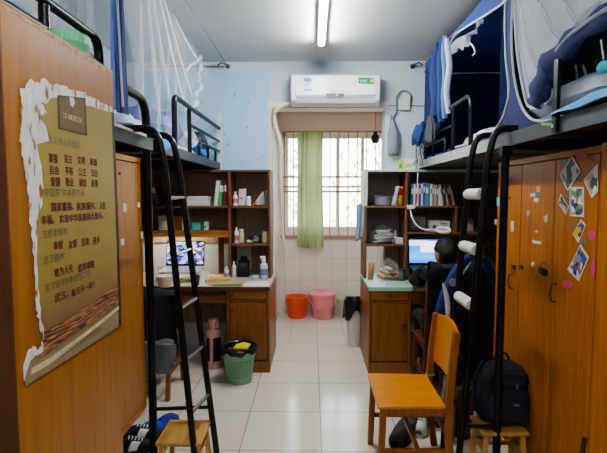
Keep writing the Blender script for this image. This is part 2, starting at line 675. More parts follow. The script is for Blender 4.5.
# energy label and green sticker (stuck on: they move with the unit)
a, b = P(304, 78, yy), P(311.6, 90.6, yy)
s1 = obj('energy_label', MB().box(a.x, b.x, yy - .002, yy, b.z, a.z), mat('eef4fa', .5, 0, .03, name='label_white'), fpo)
h = a.z - b.z
obj('label_band', MB().box(a.x, b.x, yy - .0035, yy - .002, a.z - h * .3, a.z), mat('4f95d8', .5, name='label_blue'), s1)
obj('label_foot', MB().box(a.x, b.x, yy - .0035, yy - .002, b.z, b.z + h * .1), mat('4f95d8', .5, name='label_blue'), s1)
t = MB()
for i in range(4):
    t.box(a.x + .008, b.x - .012 - .008 * i, yy - .0035, yy - .002, a.z - h * (.42 + .08 * i), a.z - h * (.38 + .08 * i))
obj('rating_bars', t, mat('d36a76', .5, name='label_red'), s1)
a, b = P(358.5, 77.5, yy), P(374, 84.3, yy)
s2 = obj('green_sticker', MB().prism([(a.x, yy, a.z), (b.x, yy, a.z - .006), (b.x, yy, b.z), (a.x, yy, b.z + .008)], (0, -.002, 0)), mat('2f9e55', .4, name='sticker_green'), fpo)
t = MB()
text(t, '节能变频', (a.x + .012, yy - .003, (a.z + b.z) / 2 - .01), (a.x + .08, yy - .003, 0), (1, 0, 0), (0, 0, 1), .026)
obj('sticker_lettering', t, mat('f2f6ee', .5, name='sticker_white'), s2)
obj('sticker_flower', MB().lathe([(0, .002), (.017, .002), (.017, 0), (0, 0)], (b.x - .02, yy - .0025, (a.z + b.z) / 2), 8, Euler((PI / 2, 0, 0)).to_matrix()), mat('e6dc7c', .5, name='sticker_yellow'), s2)

q0, q1 = P(216.5, 113, 4.58), P(222, 170, 4.58)
obj('white_board', MB().box(q0.x, q1.x, 4.578, 4.588, 1.80, q0.z), mat('dfe3e2', .6, 0, .05, name='white_strip_board'), label='narrow white upright board at the far end of the left bunk rail', cat='board')
# wrapped refrigerant pipe
hp = [P(291, 104, 4.5), P(281, 107, 4.53), P(274.5, 113, 4.55), P(275, 124, 4.56), P(279, 138, 4.56), P(281, 152, 4.56), P(280.5, 175, 4.56), P(281.5, 200, 4.56), P(282.5, 228, 4.56), P(284, 244, 4.56), P(285.5, 262, 4.56)]
hp = spline(hp, 8)
rr = [.021 + .003 * math.sin(i * 1.7) for i in range(len(hp))]
for i in range(len(hp) - 22, len(hp)):
    rr[i] = .015 + .003 * math.sin(i * 1.9)
rr[-1] = .012
obj('air_conditioner_hose', MB().tube(hp, rr, 10), mat('e2d8bb', .7, 0, .12, 14, .3, name='tape_wrapped_pipe'), label='beige tape-wrapped pipe running down from the air conditioner', cat='pipe')
# white drain pipe at the corner of the opening
dp = MB().tube([P(273.3, 172, 4.54), P(273.3, 292, 4.54)], .017, 12)
for py in (177, 190, 205):
    q = P(273.3, py, 4.54)
    dp.lathe([(.017, -.012), (.022, -.01), (.022, .01), (.017, .012)], q, 12)
obj('drain_pipe', dp, mat('e4e4de', .4, 0, .04, name='pvc_white'), label='white upright plastic pipe beside the left bookshelf', cat='pipe')

# blue speckled wallpaper sheet
m, nt, b = base_mat('blue_speckled_paper')
tc = N(nt, 'ShaderNodeTexCoord')
vo = N(nt, 'ShaderNodeTexVoronoi', Scale=11.0)
nt.links.new(tc.outputs['Object'], vo.inputs['Vector'])
r = ramp(nt, vo.outputs['Distance'], [(.05, '6d8fae'), (.16, 'a9d0e6')])
nt.links.new(r, b.inputs['Base Color'])
b.inputs['Roughness'].default_value = .7
lo, hi = P(271.3, 170, 4.59), P(271.3, 70, 4.59)
obj('wallpaper_sheet', MB().box(-1.72, -.42, YB - .006, YB - .0005, 1.80, hi.z), m, label='pale blue speckled paper sheet on the far wall above the left bookshelf', cat='wallpaper')

# ceiling light tube
lz = ZC - .035
e = P(321.3, 50, 3.95)
LX = e.x
def batten(y0, lab, s):
    lamp = thing('ceiling_light', lab, 'ceiling light', (LX, y0 + .63, ZC))
    wl = mat('eef0f0', .4, 0, .02, name='lamp_base_white')
    obj('lamp_base', MB().box(LX - .032, LX + .032, y0, y0 + 1.26, ZC - .03, ZC - .001), wl, lamp, bevel=.004)
    obj('tube', MB().prism([(LX + .022 * math.cos(PI * k / 10), y0 + .03, ZC - .0305 - .024 * math.sin(PI * k / 10)) for k in range(11)], (0, 1.2, 0)), emis('tube_glow', 'f4f8ff', s), lamp)
    for a in (y0, y0 + 1.231):
        obj('end_cap', MB().box(LX - .026, LX + .026, a, a + .029, ZC - .058, ZC - .0305), mat('dfe3e3', .4, 0, .02, name='lamp_cap'), lamp, bevel=.003)


batten(2.72, 'long white fluorescent tube light on the ceiling before the air conditioner', 135)
batten(-.35, 'added unseen fill tube light on the ceiling over the near end of the room', 85)  # tube added behind the camera, out of view, to brighten the foreground
# curtain on its rod
rod = MB().tube([(WX0 + .02, YA - .09, WZ1 - .01), (.90, YA - .09, WZ1 - .01)], .009, 8)
rod.box(WX0 + .03, WX0 + .05, YA - .09, YA - .001, WZ1 - .018, WZ1 - .002).box(.86, .88, YA - .09, YA - .001, WZ1 - .018, WZ1 - .002)
obj('curtain_rod', rod, mat('a4917f', .5, .3, name='dull_rod'), label='thin curtain rod across the top of the window', cat='curtain rod')
cy = YA - .125
ca, cb = P(297, 133, cy), P(322.8, 133, cy)
cl, cr = P(297.5, 248, cy), P(323, 248, cy)


def cfn(u, v):
    x = (ca.x + (cb.x - ca.x) * u) * (1 - v) + (cl.x + (cr.x - cl.x) * u) * v
    f = .018 * math.sin(u * 2 * PI * 4.5 + .6 * v) * (.6 + .5 * v) + .008 * math.sin(u * 23 + v * 2)
    return (x + .006 * math.sin(v * 6 + u * 9), cy + f - .008, ca.z + .012 + (cl.z - ca.z) * v - .012 * math.sin(u * 3.1) * v)


m, nt, b = base_mat('green_curtain')
tc = N(nt, 'ShaderNodeTexCoord')
wv = N(nt, 'ShaderNodeTexNoise', Scale=1.0, Detail=2.0)
mp = N(nt, 'ShaderNodeMapping')
mp.inputs['Scale'].default_value = (9, .01, .6)
nt.links.new(tc.outputs['Generated'], mp.inputs[0])
nt.links.new(mp.outputs[0], wv.inputs['Vector'])
r = ramp(nt, wv.outputs[0], [(.3, 'a0ac74'), (.5, 'b9c093'), (.7, '869678')])
nt.links.new(r, b.inputs['Base Color'])
b.inputs['Roughness'].default_value = .9
tl = N(nt, 'ShaderNodeBsdfTranslucent')
nt.links.new(r, tl.inputs[0])
ms = N(nt, 'ShaderNodeMixShader')
ms.inputs[0].default_value = .35
nt.links.new(b.outputs[0], ms.inputs[1])
nt.links.new(tl.outputs[0], ms.inputs[2])
nt.links.new(ms.outputs[0], nt.nodes['Material Output'].inputs[0])
obj('curtain', MB().sheet(cfn, 90, 14), m, label='sage green curtain bunched at the middle of the window', cat='curtain')

# small dark pouch hanging in front of the window
c = P(375.3, 138, 5.5)
pc = thing('hanging_pouch', 'small dark drawstring pouch hanging before the window top', 'pouch', (c.x, c.y, c.z - .07))
obj('bag', MB().lathe([(0, -.065), (.03, -.06), (.048, -.02), (.042, .02), (.02, .05), (.026, .07), (0, .072)], c, 12, sx=1.05, sy=.7), mat('3c4148', .8, 0, .2, name='dark_pouch'), pc)
obj('string', MB().tube([c + Vector((0, 0, .06)), Vector((c.x, c.y, 2.615))], .003, 6), mat('7a5c50', .8, name='brown_string'), pc)

# right part of the far wall: box with looped cable, wall wire, hanging grey bag, bracket
jb0, jb1 = P(399, 99, YB), P(409.5, 110.5, YB)
jb = thing('junction_box', 'small cream electrical box with a looped grey cable on the far wall', 'electrical box', ((jb0.x + jb1.x) / 2, YB, jb1.z))
obj('box_cover', MB().box(jb0.x, jb1.x, YB - .035, YB - .001, jb1.z, jb0.z), mat('dcd8c4', .5, 0, .04, name='cream_box'), jb, bevel=.006)
lp = spline([P(q[0], q[1], YB - .02) for q in ((409.5, 104), (411, 97), (408.5, 92.5), (402, 91), (397, 96), (396.5, 104), (396.5, 112), (393, 118), (391.5, 122))], 6)
obj('cable', MB().tube(lp, .008, 8), mat('7e8687', .6, name='grey_cable'), jb)
obj('wall_wire', MB().tube([P(409.5, 105.5, YB - .006), P(425, 106.2, YB - .006), P(447, 106.6, YB - .006)], .005, 6), mat('7b8284', .6, name='wire_grey'), label='thin grey wire running right from the cream box', cat='wire')
obj('wall_wire', MB().tube([P(380, 105, YB - .006), P(391, 105.4, YB - .006), P(398, 105.6, YB - .006)], .004, 6), mat('7b8284', .6, name='wire_grey'), label='thin grey wire between the air conditioner and the cream box', cat='wire')
hb = [P(391.5, 118, 4.54)]
w = .0


def bagfn(u, v):
    a = u * 2 * PI
    wid = .014 + .040 * min(1, v * 2.2) * (1 - .25 * max(0, v - .75) * 4)
    c = P(392.6 + 1.0 * math.sin(v * 3), 119 + 36 * v, 4.545)
    return (c.x + wid * math.cos(a) * (1 + .12 * math.sin(5 * a + v * 3)), 4.545 + min(.6 * wid, .042) * math.sin(a), c.z + .01 * math.sin(a * 3) * v)


hg = thing('hanging_bag', 'limp grey cloth bag hanging on the wall below the cream box', 'bag', P(391.5, 155, 4.545))
obj('cloth', MB().sheet(bagfn, 28, 12), mat('8d949c', .85, 0, .3, 16, name='grey_bag_cloth'), hg, solid=.004)
obj('hook', MB().tube([P(391.5, 115, YB), P(391.5, 115, 4.545), P(391.5, 121, 4.545)], .004, 6), STEEL, hg)


def bracket(px, py, s, lab):
    c = P(px, py, YB)
    br = MB().lathe([(0, -.002), (.022, -.002), (.022, .012), (.009, .014), (.009, .07), (0, .07)], c, 10, Euler((PI / 2, 0, 0)).to_matrix())
    br.tube([c + Vector((0, -.05, 0)), c + Vector((s * .05, -.07, .02)), c + Vector((s * .09, -.075, -.01))], .007, 6)
    br.tube([c + Vector((0, -.05, 0)), c + Vector((-s * .01, -.07, -.03))], .006, 6)
    return obj('wall_hook', br, mat('4c4d4c', .45, .6, name='dark_metal'), label=lab, cat='hook')


bracket(228, 66.5, -1, 'small dark metal hook on the far wall above the blue paper sheet')
bracket(412, 66.5, 1, 'small dark metal hook on the far wall beside the blue bed tent')
a = P(227, 65, YB - .06)
obj('ceiling_wire', MB().tube([a, Vector((a.x - .02, 2.4, ZC - .006))], .003, 6), mat('6d7071', .5, .5, name='thin_wire'), label='thin wire stretched under the ceiling over the left bunk', cat='wire')
a2 = P(226, 66.5, YB - .05)
obj('net_rod', MB().tube([a2, P(200, 66, YB - .05), P(150, 66, YB - .05)], .006, 6), mat('808484', .5, .3, name='rod_grey'), label='thin grey rod along the far wall behind the white mosquito net', cat='rod')

# blue-grey cloth hung at the window side of the right bookshelf
def clf(u, v):
    a, b_ = P(356.5, 207 + 0, 4.30), P(363.2, 206, 4.27)
    p = a.lerp(b_, u)
    return (p.x + .004 * math.sin(v * 5), p.y + .012 * math.sin(u * 9 + v * 2), p.z - .33 * v * (1 - .12 * u) + .03 * math.sin(u * 3.1) * (1 - v))


obj('hanging_cloth', MB().sheet(clf, 14, 12), mat('8fa3bd', .9, 0, .15, 12, name='blue_grey_cloth'), solid=.004, label='blue-grey cloth hanging at the window side of the right bookshelf', cat='cloth')
# ================================================================ buckets in the recess
def bucket(name, lab, c, r0, r1, h, col, lid=False, bail=True, liner=None):
    t = thing(name, lab, 'bucket', c)
    c = Vector(c)
    m_ = mat(col, .35, 0, .06, name='bucket_' + col)
    obj('bucket_body', MB().lathe([(0, 0), (r0, 0), (r0 + .004, .01), (r1, h - .02), (r1 + .012, h - .018), (r1 + .014, h), (r1 - .004, h), (r1 - .012, h - .02), (r0 - .006, .012), (0, .012)], c, 28), m_, t)
    if lid:
        obj('lid', MB().lathe([(r1 + .018, h - .012), (r1 + .018, h + .008), (r1 * .9, h + .022), (r1 * .86, h + .018), (r1 * .35, h + .026), (r1 * .33, h + .04), (0, h + .042)], c, 28), m_, t)
    if bail:
        pts = []
        for i in range(13):
            a = PI * i / 12
            pts.append(c + Vector((r1 * math.cos(a) * 1.06, -(r1 + .01) * math.sin(a) * 1.0, h - .035 - math.sin(a) * h * .42)))
        obj('handle', MB().tube(pts, .006, 6), m_, t)
    return t


bucket('plastic_bucket', 'orange-red plastic bucket on the recess floor under the window', Vector((P(297, 318, 5.70).x, 5.70, 0)), .105, .135, .27, 'e86242')
bucket('plastic_bucket', 'pink lidded plastic bucket beside the orange-red one', Vector((P(322.5, 317, 5.69).x, 5.69, 0)), .122, .16, .31, 'ee9599', lid=True)
q = Vector((P(347.5, 316, 5.70).x, 5.70, 0))
bucket('plastic_bucket', 'pale green plastic bucket half hidden behind the black-lined bin', q, .10, .12, .25, 'c9d9b4', bail=False)
q = FZ(354.5, 345)
bn = thing('waste_bin', 'tall grey-white bin with a black bag at the recess threshold', 'bin', q)
obj('bin_body', MB().lathe([(0, 0), (.07, 0), (.078, .01), (.078, .03), (.072, .03), (.10, .42), (.105, .42), (.105, .44), (.094, .44), (.066, .02), (0, .02)], q, 24), mat('c9c6c4', .4, 0, .05, name='bin_grey'), bn)


def linfn(u, v):
    a = u * 2 * PI
    s = -.075 - .045 * math.sin(a * 2 + 1) - .03 * math.sin(a * 5)
    if v < .4:
        k = v / .4
        return (q.x + (.07 + .045 * k) * math.cos(a), q.y + (.07 + .045 * k) * math.sin(a), .43 + .02 * math.sin(3 * a) * (1 - k) + .055 * math.sin(PI * k) + .02 * k)
    k = (v - .4) / .6
    rr_ = .115 + .012 * math.sin(a * 7) * k
    return (q.x + rr_ * math.cos(a), q.y + rr_ * math.sin(a), .45 + (s - .05) * k)


obj('bin_liner', MB().sheet(linfn, 40, 8), mat('17181a', .35, 0, .2, name='black_bag_film'), bn, solid=.003)
# ================================================================ STUDY DESKS AND BOOKSHELVES
DY0, DY1, DZ = 3.87, 4.575, .765
HY0 = 4.25
M_TOPG = mat('a9cdb4', .3, 0, .06, name='green_laminate')
M_TOPL = mat('b5aa9a', .4, 0, .2, 10, name='worn_grey_top')
KNOB = mat('55504a', .35, .7, name='dull_knob')


def desk(s, x0, x1, xc0, xc1, topm, lab):
    """x0..x1 whole desk, xc0..xc1 the drawer cabinet"""
    t = thing('study_desk', lab, 'desk', ((x0 + x1) / 2, DY0, 0))
    obj('worktop', MB().box(x0, x1, DY0 - .012, DY1, DZ - .03, DZ), topm, t, bevel=.004)
    obj('front_edge', MB().box(x0, x1, DY0 - .016, DY0 - .0125, DZ - .034, DZ - .004), W_EDGE if s < 0 else topm, t)
    cab = obj('cabinet', MB().box(xc0, xc0 + .02, DY0 + .002, DY1, 0, DZ - .03).box(xc1 - .02, xc1, DY0 + .002, DY1, 0, DZ - .03)
              .box(xc0 + .02, xc1 - .02, DY1 - .02, DY1, .06, DZ - .03).box(xc0 + .02, xc1 - .02, DY0 + .02, DY1 - .02, .09, .11)
              .box(xc0 + .02, xc1 - .02, DY0 + .004, DY0 + .02, 0, .105).box(xc0 + .02, xc1 - .02, DY0 + .004, DY0 + .03, .625, .645), W_DESKV, t, bevel=.002)
    d = obj('drawer', MB().box(xc0 + .025, xc1 - .025, DY0 - .004, DY0 + .016, .65, DZ - .037), W_DESK, t, bevel=.003)
    xm = (xc0 + xc1) / 2
    xk = xc1 - .06 if s > 0 else xc0 + .05
    obj('knob', MB().lathe([(0, 0), (.008, 0), (.008, .012), (.013, .016), (.011, .024), (0, .025)], (xk if s < 0 else xm, DY0 - .004, .69), 12, Euler((PI / 2, 0, 0)).to_matrix()), KNOB, d)
    d = obj('door', MB().box(xc0 + .025, xc1 - .025, DY0 - .002, DY0 + .016, .115, .62), W_DESKV, t, bevel=.003)
    obj('knob', MB().lathe([(0, 0), (.008, 0), (.008, .012), (.013, .016), (.011, .024), (0, .025)], (xk, DY0 - .002, .43 if s > 0 else .56), 12, Euler((PI / 2, 0, 0)).to_matrix()), KNOB, d)
    if s < 0:
        obj('side_panel', MB().box(x0, x0 + .02, DY0 + .002, DY1, 0, DZ - .03), W_DESKV, t)
        obj('keyboard_drawer', MB().box(x0 + .04, xc0 - .01, DY0 + .03, DY0 + .05, .61, .675), W_DESK, t, bevel=.003)
        obj('back_panel', MB().box(x0 + .02, xc0, DY1 - .02, DY1, .25, DZ - .03), W_BACK, t)
    else:
        obj('side_panel', MB().box(x1 - .02, x1, DY0 + .002, DY1, 0, DZ - .03), W_DESKV, t)
        obj('apron', MB().box(xc1 + .005, x1 - .02, DY0 + .03, DY0 + .05, .61, DZ - .03), W_DESK, t, bevel=.003)
        obj('back_panel', MB().box(xc1, x1 - .02, DY1 - .02, DY1, .25, DZ - .03), W_BACK, t)
    return t


DLX0, DLX1 = -1.79, -.362
DRX0, DRX1 = .486, 1.95
XCL = P(227, 330, DY0).x
XCR = P(410.5, 330, DY0).x
desk(-1, DLX0, DLX1, XCL, DLX1 - .004, M_TOPL, 'brown wooden desk with a cluttered worn top on the left')
desk(1, DRX0, DRX1, DRX0 + .004, XCR, M_TOPG, 'brown wooden desk with a pale green top on the right')

HZT = 1.785
z1 = P(250, 206, HY0).z
z2r = P(250, 244, HY0).z
z2l = P(200, 231, HY0).z
XDL = P(229.5, 220, HY0).x
XHL1 = P(270.5, 220, HY0).x
hl = thing('bookshelf', 'brown open bookshelf standing on the left desk', 'bookshelf', ((DLX0 + XHL1) / 2, HY0, DZ))
obj('side_panel', MB().box(XHL1 - .022, XHL1, HY0, DY1, DZ + .001, HZT - .02), W_SHELFV, hl, bevel=.002)
obj('side_panel', MB().box(DLX0, DLX0 + .022, HY0, DY1, DZ + .001, HZT - .02), W_SHELFV, hl, bevel=.002)
obj('top_panel', MB().box(DLX0, XHL1, HY0, DY1, HZT - .02, HZT), W_SHELF, hl, bevel=.002)
obj('divider', MB().box(XDL - .012, XDL + .012, HY0, DY1 - .012, DZ + .001, HZT - .02), W_SHELFV, hl, bevel=.002)
obj('shelf', MB().box(DLX0 + .022, XHL1 - .022, HY0, DY1 - .012, z1 - .02, z1), W_SHELF, hl, bevel=.002)
obj('shelf', MB().box(XDL + .012, XHL1 - .022, HY0, DY1 - .012, z2r - .018, z2r), W_SHELF, hl, bevel=.002)
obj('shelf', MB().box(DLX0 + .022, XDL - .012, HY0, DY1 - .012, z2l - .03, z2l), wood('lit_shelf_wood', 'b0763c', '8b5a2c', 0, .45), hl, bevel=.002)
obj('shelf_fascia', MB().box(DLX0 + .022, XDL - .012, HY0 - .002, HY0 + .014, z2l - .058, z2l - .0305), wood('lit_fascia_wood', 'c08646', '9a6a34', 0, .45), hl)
obj('back_panel', MB().box(DLX0, XHL1, DY1 - .012, DY1, z2r - .02, HZT - .02), W_BACK, hl)
obj('back_panel', MB().box(XDL + .10, XHL1, DY1 - .012, DY1, DZ + .001, z2r - .02), W_BACK, hl)
pz = P(220, 258, 4.5)
obj('upright', MB().box(pz.x - .02, pz.x + .03, DY1 - .05, DY1 - .02, DZ + .001, z2l - .03), W_EDGE, hl)

z3l = P(380, 244.5, HY0).z
z2rr = P(430, 232, HY0).z
z1r = P(380, 206, HY0).z
XHR0 = P(364.5, 220, HY0).x
XDR = P(406.5, 220, HY0).x
hr = thing('bookshelf', 'brown open bookshelf with pale green edging standing on the right desk', 'bookshelf', ((DRX1 + XHR0) / 2, HY0, DZ))
obj('side_panel', MB().box(XHR0, XHR0 + .022, HY0, DY1, DZ + .001, HZT - .02), W_SHELFV, hr, bevel=.002)
obj('side_panel', MB().box(DRX1 - .022, DRX1, HY0, DY1, DZ + .001, HZT - .02), W_SHELFV, hr, bevel=.002)
obj('top_panel', MB().box(XHR0, DRX1, HY0, DY1, HZT - .02, HZT), mat('c3d9c6', .45, 0, .06, name='pale_green_edge'), hr, bevel=.002)
obj('edge_strip', MB().box(XHR0 - .003, XHR0 + .026, HY0 - .004, HY0 - .0005, z1r, HZT).box(XHR0 - .004, XHR0 - .0005, HY0, DY1, z1r, HZT), mat('b9d3bf', .45, 0, .06, name='pale_green_strip'), hr, label='pale green edging strip')
obj('divider', MB().box(XDR - .012, XDR + .012, HY0, DY1 - .012, DZ + .001, HZT - .02), W_SHELFV, hr, bevel=.002)
obj('divider', MB().box(P(455, 220, HY0).x, P(455, 220, HY0).x + .022, HY0, DY1 - .012, z2rr, z1r - .02), W_SHELFV, hr, bevel=.002)
obj('shelf', MB().box(XHR0 + .022, DRX1 - .022, HY0, DY1 - .012, z1r - .02, z1r), W_SHELF, hr, bevel=.002)
obj('shelf', MB().box(XHR0 + .022, XDR - .012, HY0, DY1 - .012, z3l - .018, z3l), W_SHELF, hr, bevel=.002)
obj('shelf', MB().box(XDR + .012, DRX1 - .022, HY0, DY1 - .012, z2rr - .022, z2rr), W_SHELF, hr, bevel=.002)
obj('back_panel', MB().box(XHR0, DRX1, DY1 - .012, DY1, z3l - .018, HZT - .02), wood('dark_hutch_back', 'a89a90', '8d8075', 2, .6), hr)
obj('back_panel', MB().box(P(386, 260, 4.5).x, DRX1, DY1 - .012, DY1, DZ + .001, z3l - .018), W_BACK, hr)

# ---------------------------------------------------------------- small-thing helpers
def base_at(px, zb, d):       # x on the level zb at distance d seen at column px
    return P(px, 200, d).x


def book(x0, x1, z, h, d, col, lab, lean=0.0, dep=.15, y=None, grp=None, pages='e8e2d4'):
    """upright book, spine to the room"""
    y = HY0 + .03 if y is None else y
    w = x1 - x0
    t = thing('book', lab, 'book', ((x0 + x1) / 2, y, z + .001), group=grp)
    M = Euler((0, lean, 0)).to_matrix()
    piv = Vector((x0 if lean < 0 else x1, y, z + .0012)) if lean else Vector((x0, y, z + .0012))
    ox = 0 if (lean <= 0) else -w
    cv, pg = MB(), MB()

    def add(mb, a, b, c_, d_, e_, f_):
        mb.obox(piv + M @ Vector((ox + (a + b) / 2, (c_ + d_) / 2, (e_ + f_) / 2)), (b - a, d_ - c_, f_ - e_), M)
    th = min(.003, w * .2)
    add(cv, 0, th, 0, dep, 0, h)
    add(cv, w - th, w, 0, dep, 0, h)
    add(cv, th, w - th, 0, .003, 0, h)
    add(pg, th, w - th, .003, dep - .004, .003, h - .004)
    obj('cover', cv, mat(col, .5, 0, .12, 20, name='cover_' + col), t)
    obj('pages', pg, mat(pages, .8, 0, .05, name='paper_' + pages), t)
    if w > .014 and h > .14:
        lb = MB()
        add(lb, w * .2, w * .8, -.0012, 0, h * .55, h * .8)
        obj('spine_label', lb, mat('e6e6e0' if col not in ('e9e9e4', 'dcdcd6') else '6b7f9e', .6, 0, .1, name='spine_patch'), t)
    return t


def pile_book(c, w, dp, h, col, lab, rz=0.0, grp=None):
    t = thing('book', lab, 'book', c, group=grp)
    c = Vector(c) + Vector((0, 0, .0005))
    M = Euler((0, 0, rz)).to_matrix()
    cv = MB().obox(c + M @ Vector((0, 0, .001)), (w, dp, .002), M).obox(c + M @ Vector((0, 0, h - .001)), (w, dp, .002), M).obox(c + M @ Vector((0, -dp / 2 + .001, h / 2)), (w, .002, h - .004), M)
    obj('cover', cv, mat(col, .5, 0, .08, 20, name='cover_' + col), t)
    obj('pages', MB().obox(c + M @ Vector((0, 0, h / 2)), (w - .006, dp - .008, h - .005), M), mat('ebe7dd', .8, 0, .05, name='pile_paper'), t)
    return t


def carton(name, lab, cat, x0, x1, y0, y1, z, h, col, band=None, flap=True, grp=None):
    t = thing(name, lab, cat, ((x0 + x1) / 2, (y0 + y1) / 2, z + .001), group=grp)
    z += .001
    obj('carton', MB().box(x0, x1, y0, y1, z, z + h), mat(col, .55, 0, .06, name='carton_' + col), t, bevel=.002)
    if flap:
        obj('lid_flap', MB().box(x0 + .001, x1 - .001, y0 - .001, y0, z + h * .82, z + h - .002), mat(col, .5, 0, .12, 14, name='flap_' + col), t)
    if band:
        obj('printed_band', MB().box(x0 + (x1 - x0) * .15, x1 - (x1 - x0) * .35, y0 - .0025, y0 - .0005, z + h * .2, z + h * .6), mat(band, .5, 0, .1, name='band_' + band), t)
    return t


def bottle(name, lab, c, r, h, col, cap='f1f1ee', neck=.45, label=None, trans=0.0, cat='bottle', grp=None, pump=False, rough=.35):
    t = thing(name, lab, cat, c, group=grp)
    c = Vector(c) + Vector((0, 0, .001))
    hb = h * (.8 if neck < .95 else .86)
    obj('bottle_body', MB().lathe([(0, 0), (r * .94, 0), (r, .006), (r, hb * .82), (r * .9, hb * .9), (r * neck, hb), (r * neck, hb + .006), (0, hb + .006)], c, 16), mat(col, rough, 0, .05, name='bottle_' + col, trans=trans), t)
    obj('cap', MB().lathe([(0, hb + .0065), (r * neck * 1.1, hb + .0065), (r * neck * 1.1, h - .003), (r * neck * .95, h), (0, h)], c, 14), mat(cap, .4, 0, .04, name='cap_' + cap), t)
    if label:
        obj('label_band', MB().lathe([(r * 1.01, hb * .25), (r * 1.02, hb * .26), (r * 1.02, hb * .62), (r * 1.01, hb * .63)], c, 16), mat(label, .5, 0, .15, 30, name='wrap_' + label), t)
    if pump:
        obj('spray_nozzle', MB().obox(c + Vector((-.012, 0, h + .012)), (.05, .016, .022)).tube([c + Vector((0, 0, h)), c + Vector((0, 0, h + .012))], .006, 8).bar(c + Vector((-.02, 0, h + .002)), c + Vector((-.026, 0, h - .03)), .008, .006), mat('f2f2ee', .4, name='nozzle_white'), t, bevel=.002)
    return t


X = lambda px, d=4.33: P(px, 215, d).x
# ---------------------------------------------------------------- left bookshelf, top row
DS = 4.33
zt = z1
book(X(150), X(156), zt, .205, DS, '3a3136', 'dark book leaning at the far left of the left bookshelf top row', lean=-.30, dep=.2, grp=None)
book(X(157.5), X(162.5), zt, .215, DS, '6d5a54', 'brown-grey book with red corner leaning between the ladder rails', lean=-.27, dep=.2)
book(X(168.5), X(176), zt, .17, DS, '6a5850', 'wide brown book leaning behind the second ladder rail', lean=-.25, dep=.2)
zz = zt
for i, (w, hh, c, lab) in enumerate(((.22, .018, 'd8cdbd', 'cream paperback at the bottom of the lying book pile'), (.21, .024, 'e9e9e4', 'white book second from the bottom of the lying pile'), (.215, .022, 'dcdcd6', 'pale grey book second from the top of the lying pile'), (.20, .022, 'e9e9e4', 'white book on top of the lying pile'))):
    pile_book(((X(188) + X(211)) / 2 + random.uniform(-.006, .006), 4.385, zz + .0008 * i), w, .2, hh, c, lab, random.uniform(-.08, .08), 'books lying in a pile on the left bookshelf')
    zz += hh + .001
book(X(215), X(218.5), zt, .235, DS, 'd4e6cf', 'pale green and white book leaning beside the lying pile', lean=.12, dep=.18)
book(X(219.5), X(222.5), zt, .24, DS, '4fa45a', 'green book standing next to the lying pile', lean=.07, dep=.18)
book(X(223), X(225), zt, .235, DS, '34414a', 'dark slate book in the left bookshelf top row', dep=.18)
book(X(225.2), X(228.2), zt, .245, DS, '7d3038', 'dark red book against the left bookshelf divider', dep=.18)
# right column, top row
bottle('bottle', 'slim white bottle at the left of the top right shelf box', (X(235), 4.36, zt), .022, .135, 'efefec', label='d97a80', grp=None)
tb = MB().prism([(X(237.5), 4.38, zt + .001), (X(245), 4.38, zt + .001), (X(245.3), 4.38, zt + .165), (X(238), 4.38, zt + .16)], (0, .05, 0))
tbt = thing('packet', 'upright white packet with small red print on the left bookshelf', 'packet', (X(241), 4.38, zt + .001))
po = obj('pouch', tb, mat('e9e7e4', .4, 0, .05, name='white_packet'), tbt, bevel=.006)
obj('red_mark', MB().obox((X(240.5), 4.377, zt + .07), (.03, .002, .008), (0, .5, 0)).obox((X(240.5), 4.3765, zt + .07), (.03, .002, .008), (0, -.5, 0)), mat('cf4a50', .5, name='red_print'), po)
bottle('bottle', 'small white tub with a pale cap beside the upright white packet', (X(248), 4.36, zt), .026, .09, 'dfe2e0', neck=.8)
pk = thing('packet', 'crumpled clear packet with orange print slumped on the left bookshelf', 'packet', (X(257), 4.38, zt + .001))
pko = obj('pouch', MB().prism([(X(252), 4.37, zt + .002), (X(264.5), 4.37, zt + .002), (X(264.8), 4.37, zt + .05), (X(263), 4.37, zt + .14), (X(260.5), 4.37, zt + .12)], (0, .05, 0)), mat('d0c8c0', .3, 0, .25, 18, name='clear_film'), pk, bevel=.008, sub=1)
obj('orange_print', MB().prism([(X(252), 4.366, zt + .006), (X(256), 4.366, zt + .006), (X(257), 4.366, zt + .04), (X(253.2), 4.366, zt + .03)], (0, .003, 0)), mat('e2703c', .4, 0, .15, name='orange_print'), pko)
bottle('spray_can', 'tall slim grey can at the right end of the left bookshelf', (X(266.5), 4.35, zt), .018, .145, '9b9d9f', cap='b9bbbb', neck=.8, cat='can')
# left column, middle row
zt = z2l
carton('box', 'pale grey box behind the ladder on the left bookshelf middle row', 'box', X(158), X(171), 4.34, 4.45, zt, .14, 'c9c2b6', band='e6e2d8')
carton('box', 'brown cardboard box behind the ladder on the left bookshelf', 'box', X(171.6), X(181), 4.38, 4.5, zt, .13, '93643d')
carton('box', 'small white box right of the brown cardboard box', 'box', X(181.5), X(186.5), 4.34, 4.42, zt, .11, 'd9d5ca')
carton('box', 'flat teal box on the left bookshelf middle row', 'box', X(191.5), X(200), 4.33, 4.45, zt, .072, '62b3b5')
carton('box', 'narrow dark green box beside the flat teal box', 'box', X(200.3), X(203.2), 4.34, 4.42, zt, .082, '3f7a58')
carton('box', 'narrow white box at the right of the green one', 'box', X(203.5), X(207), 4.34, 4.42, zt, .08, 'dfe5d6', band='6fae62')
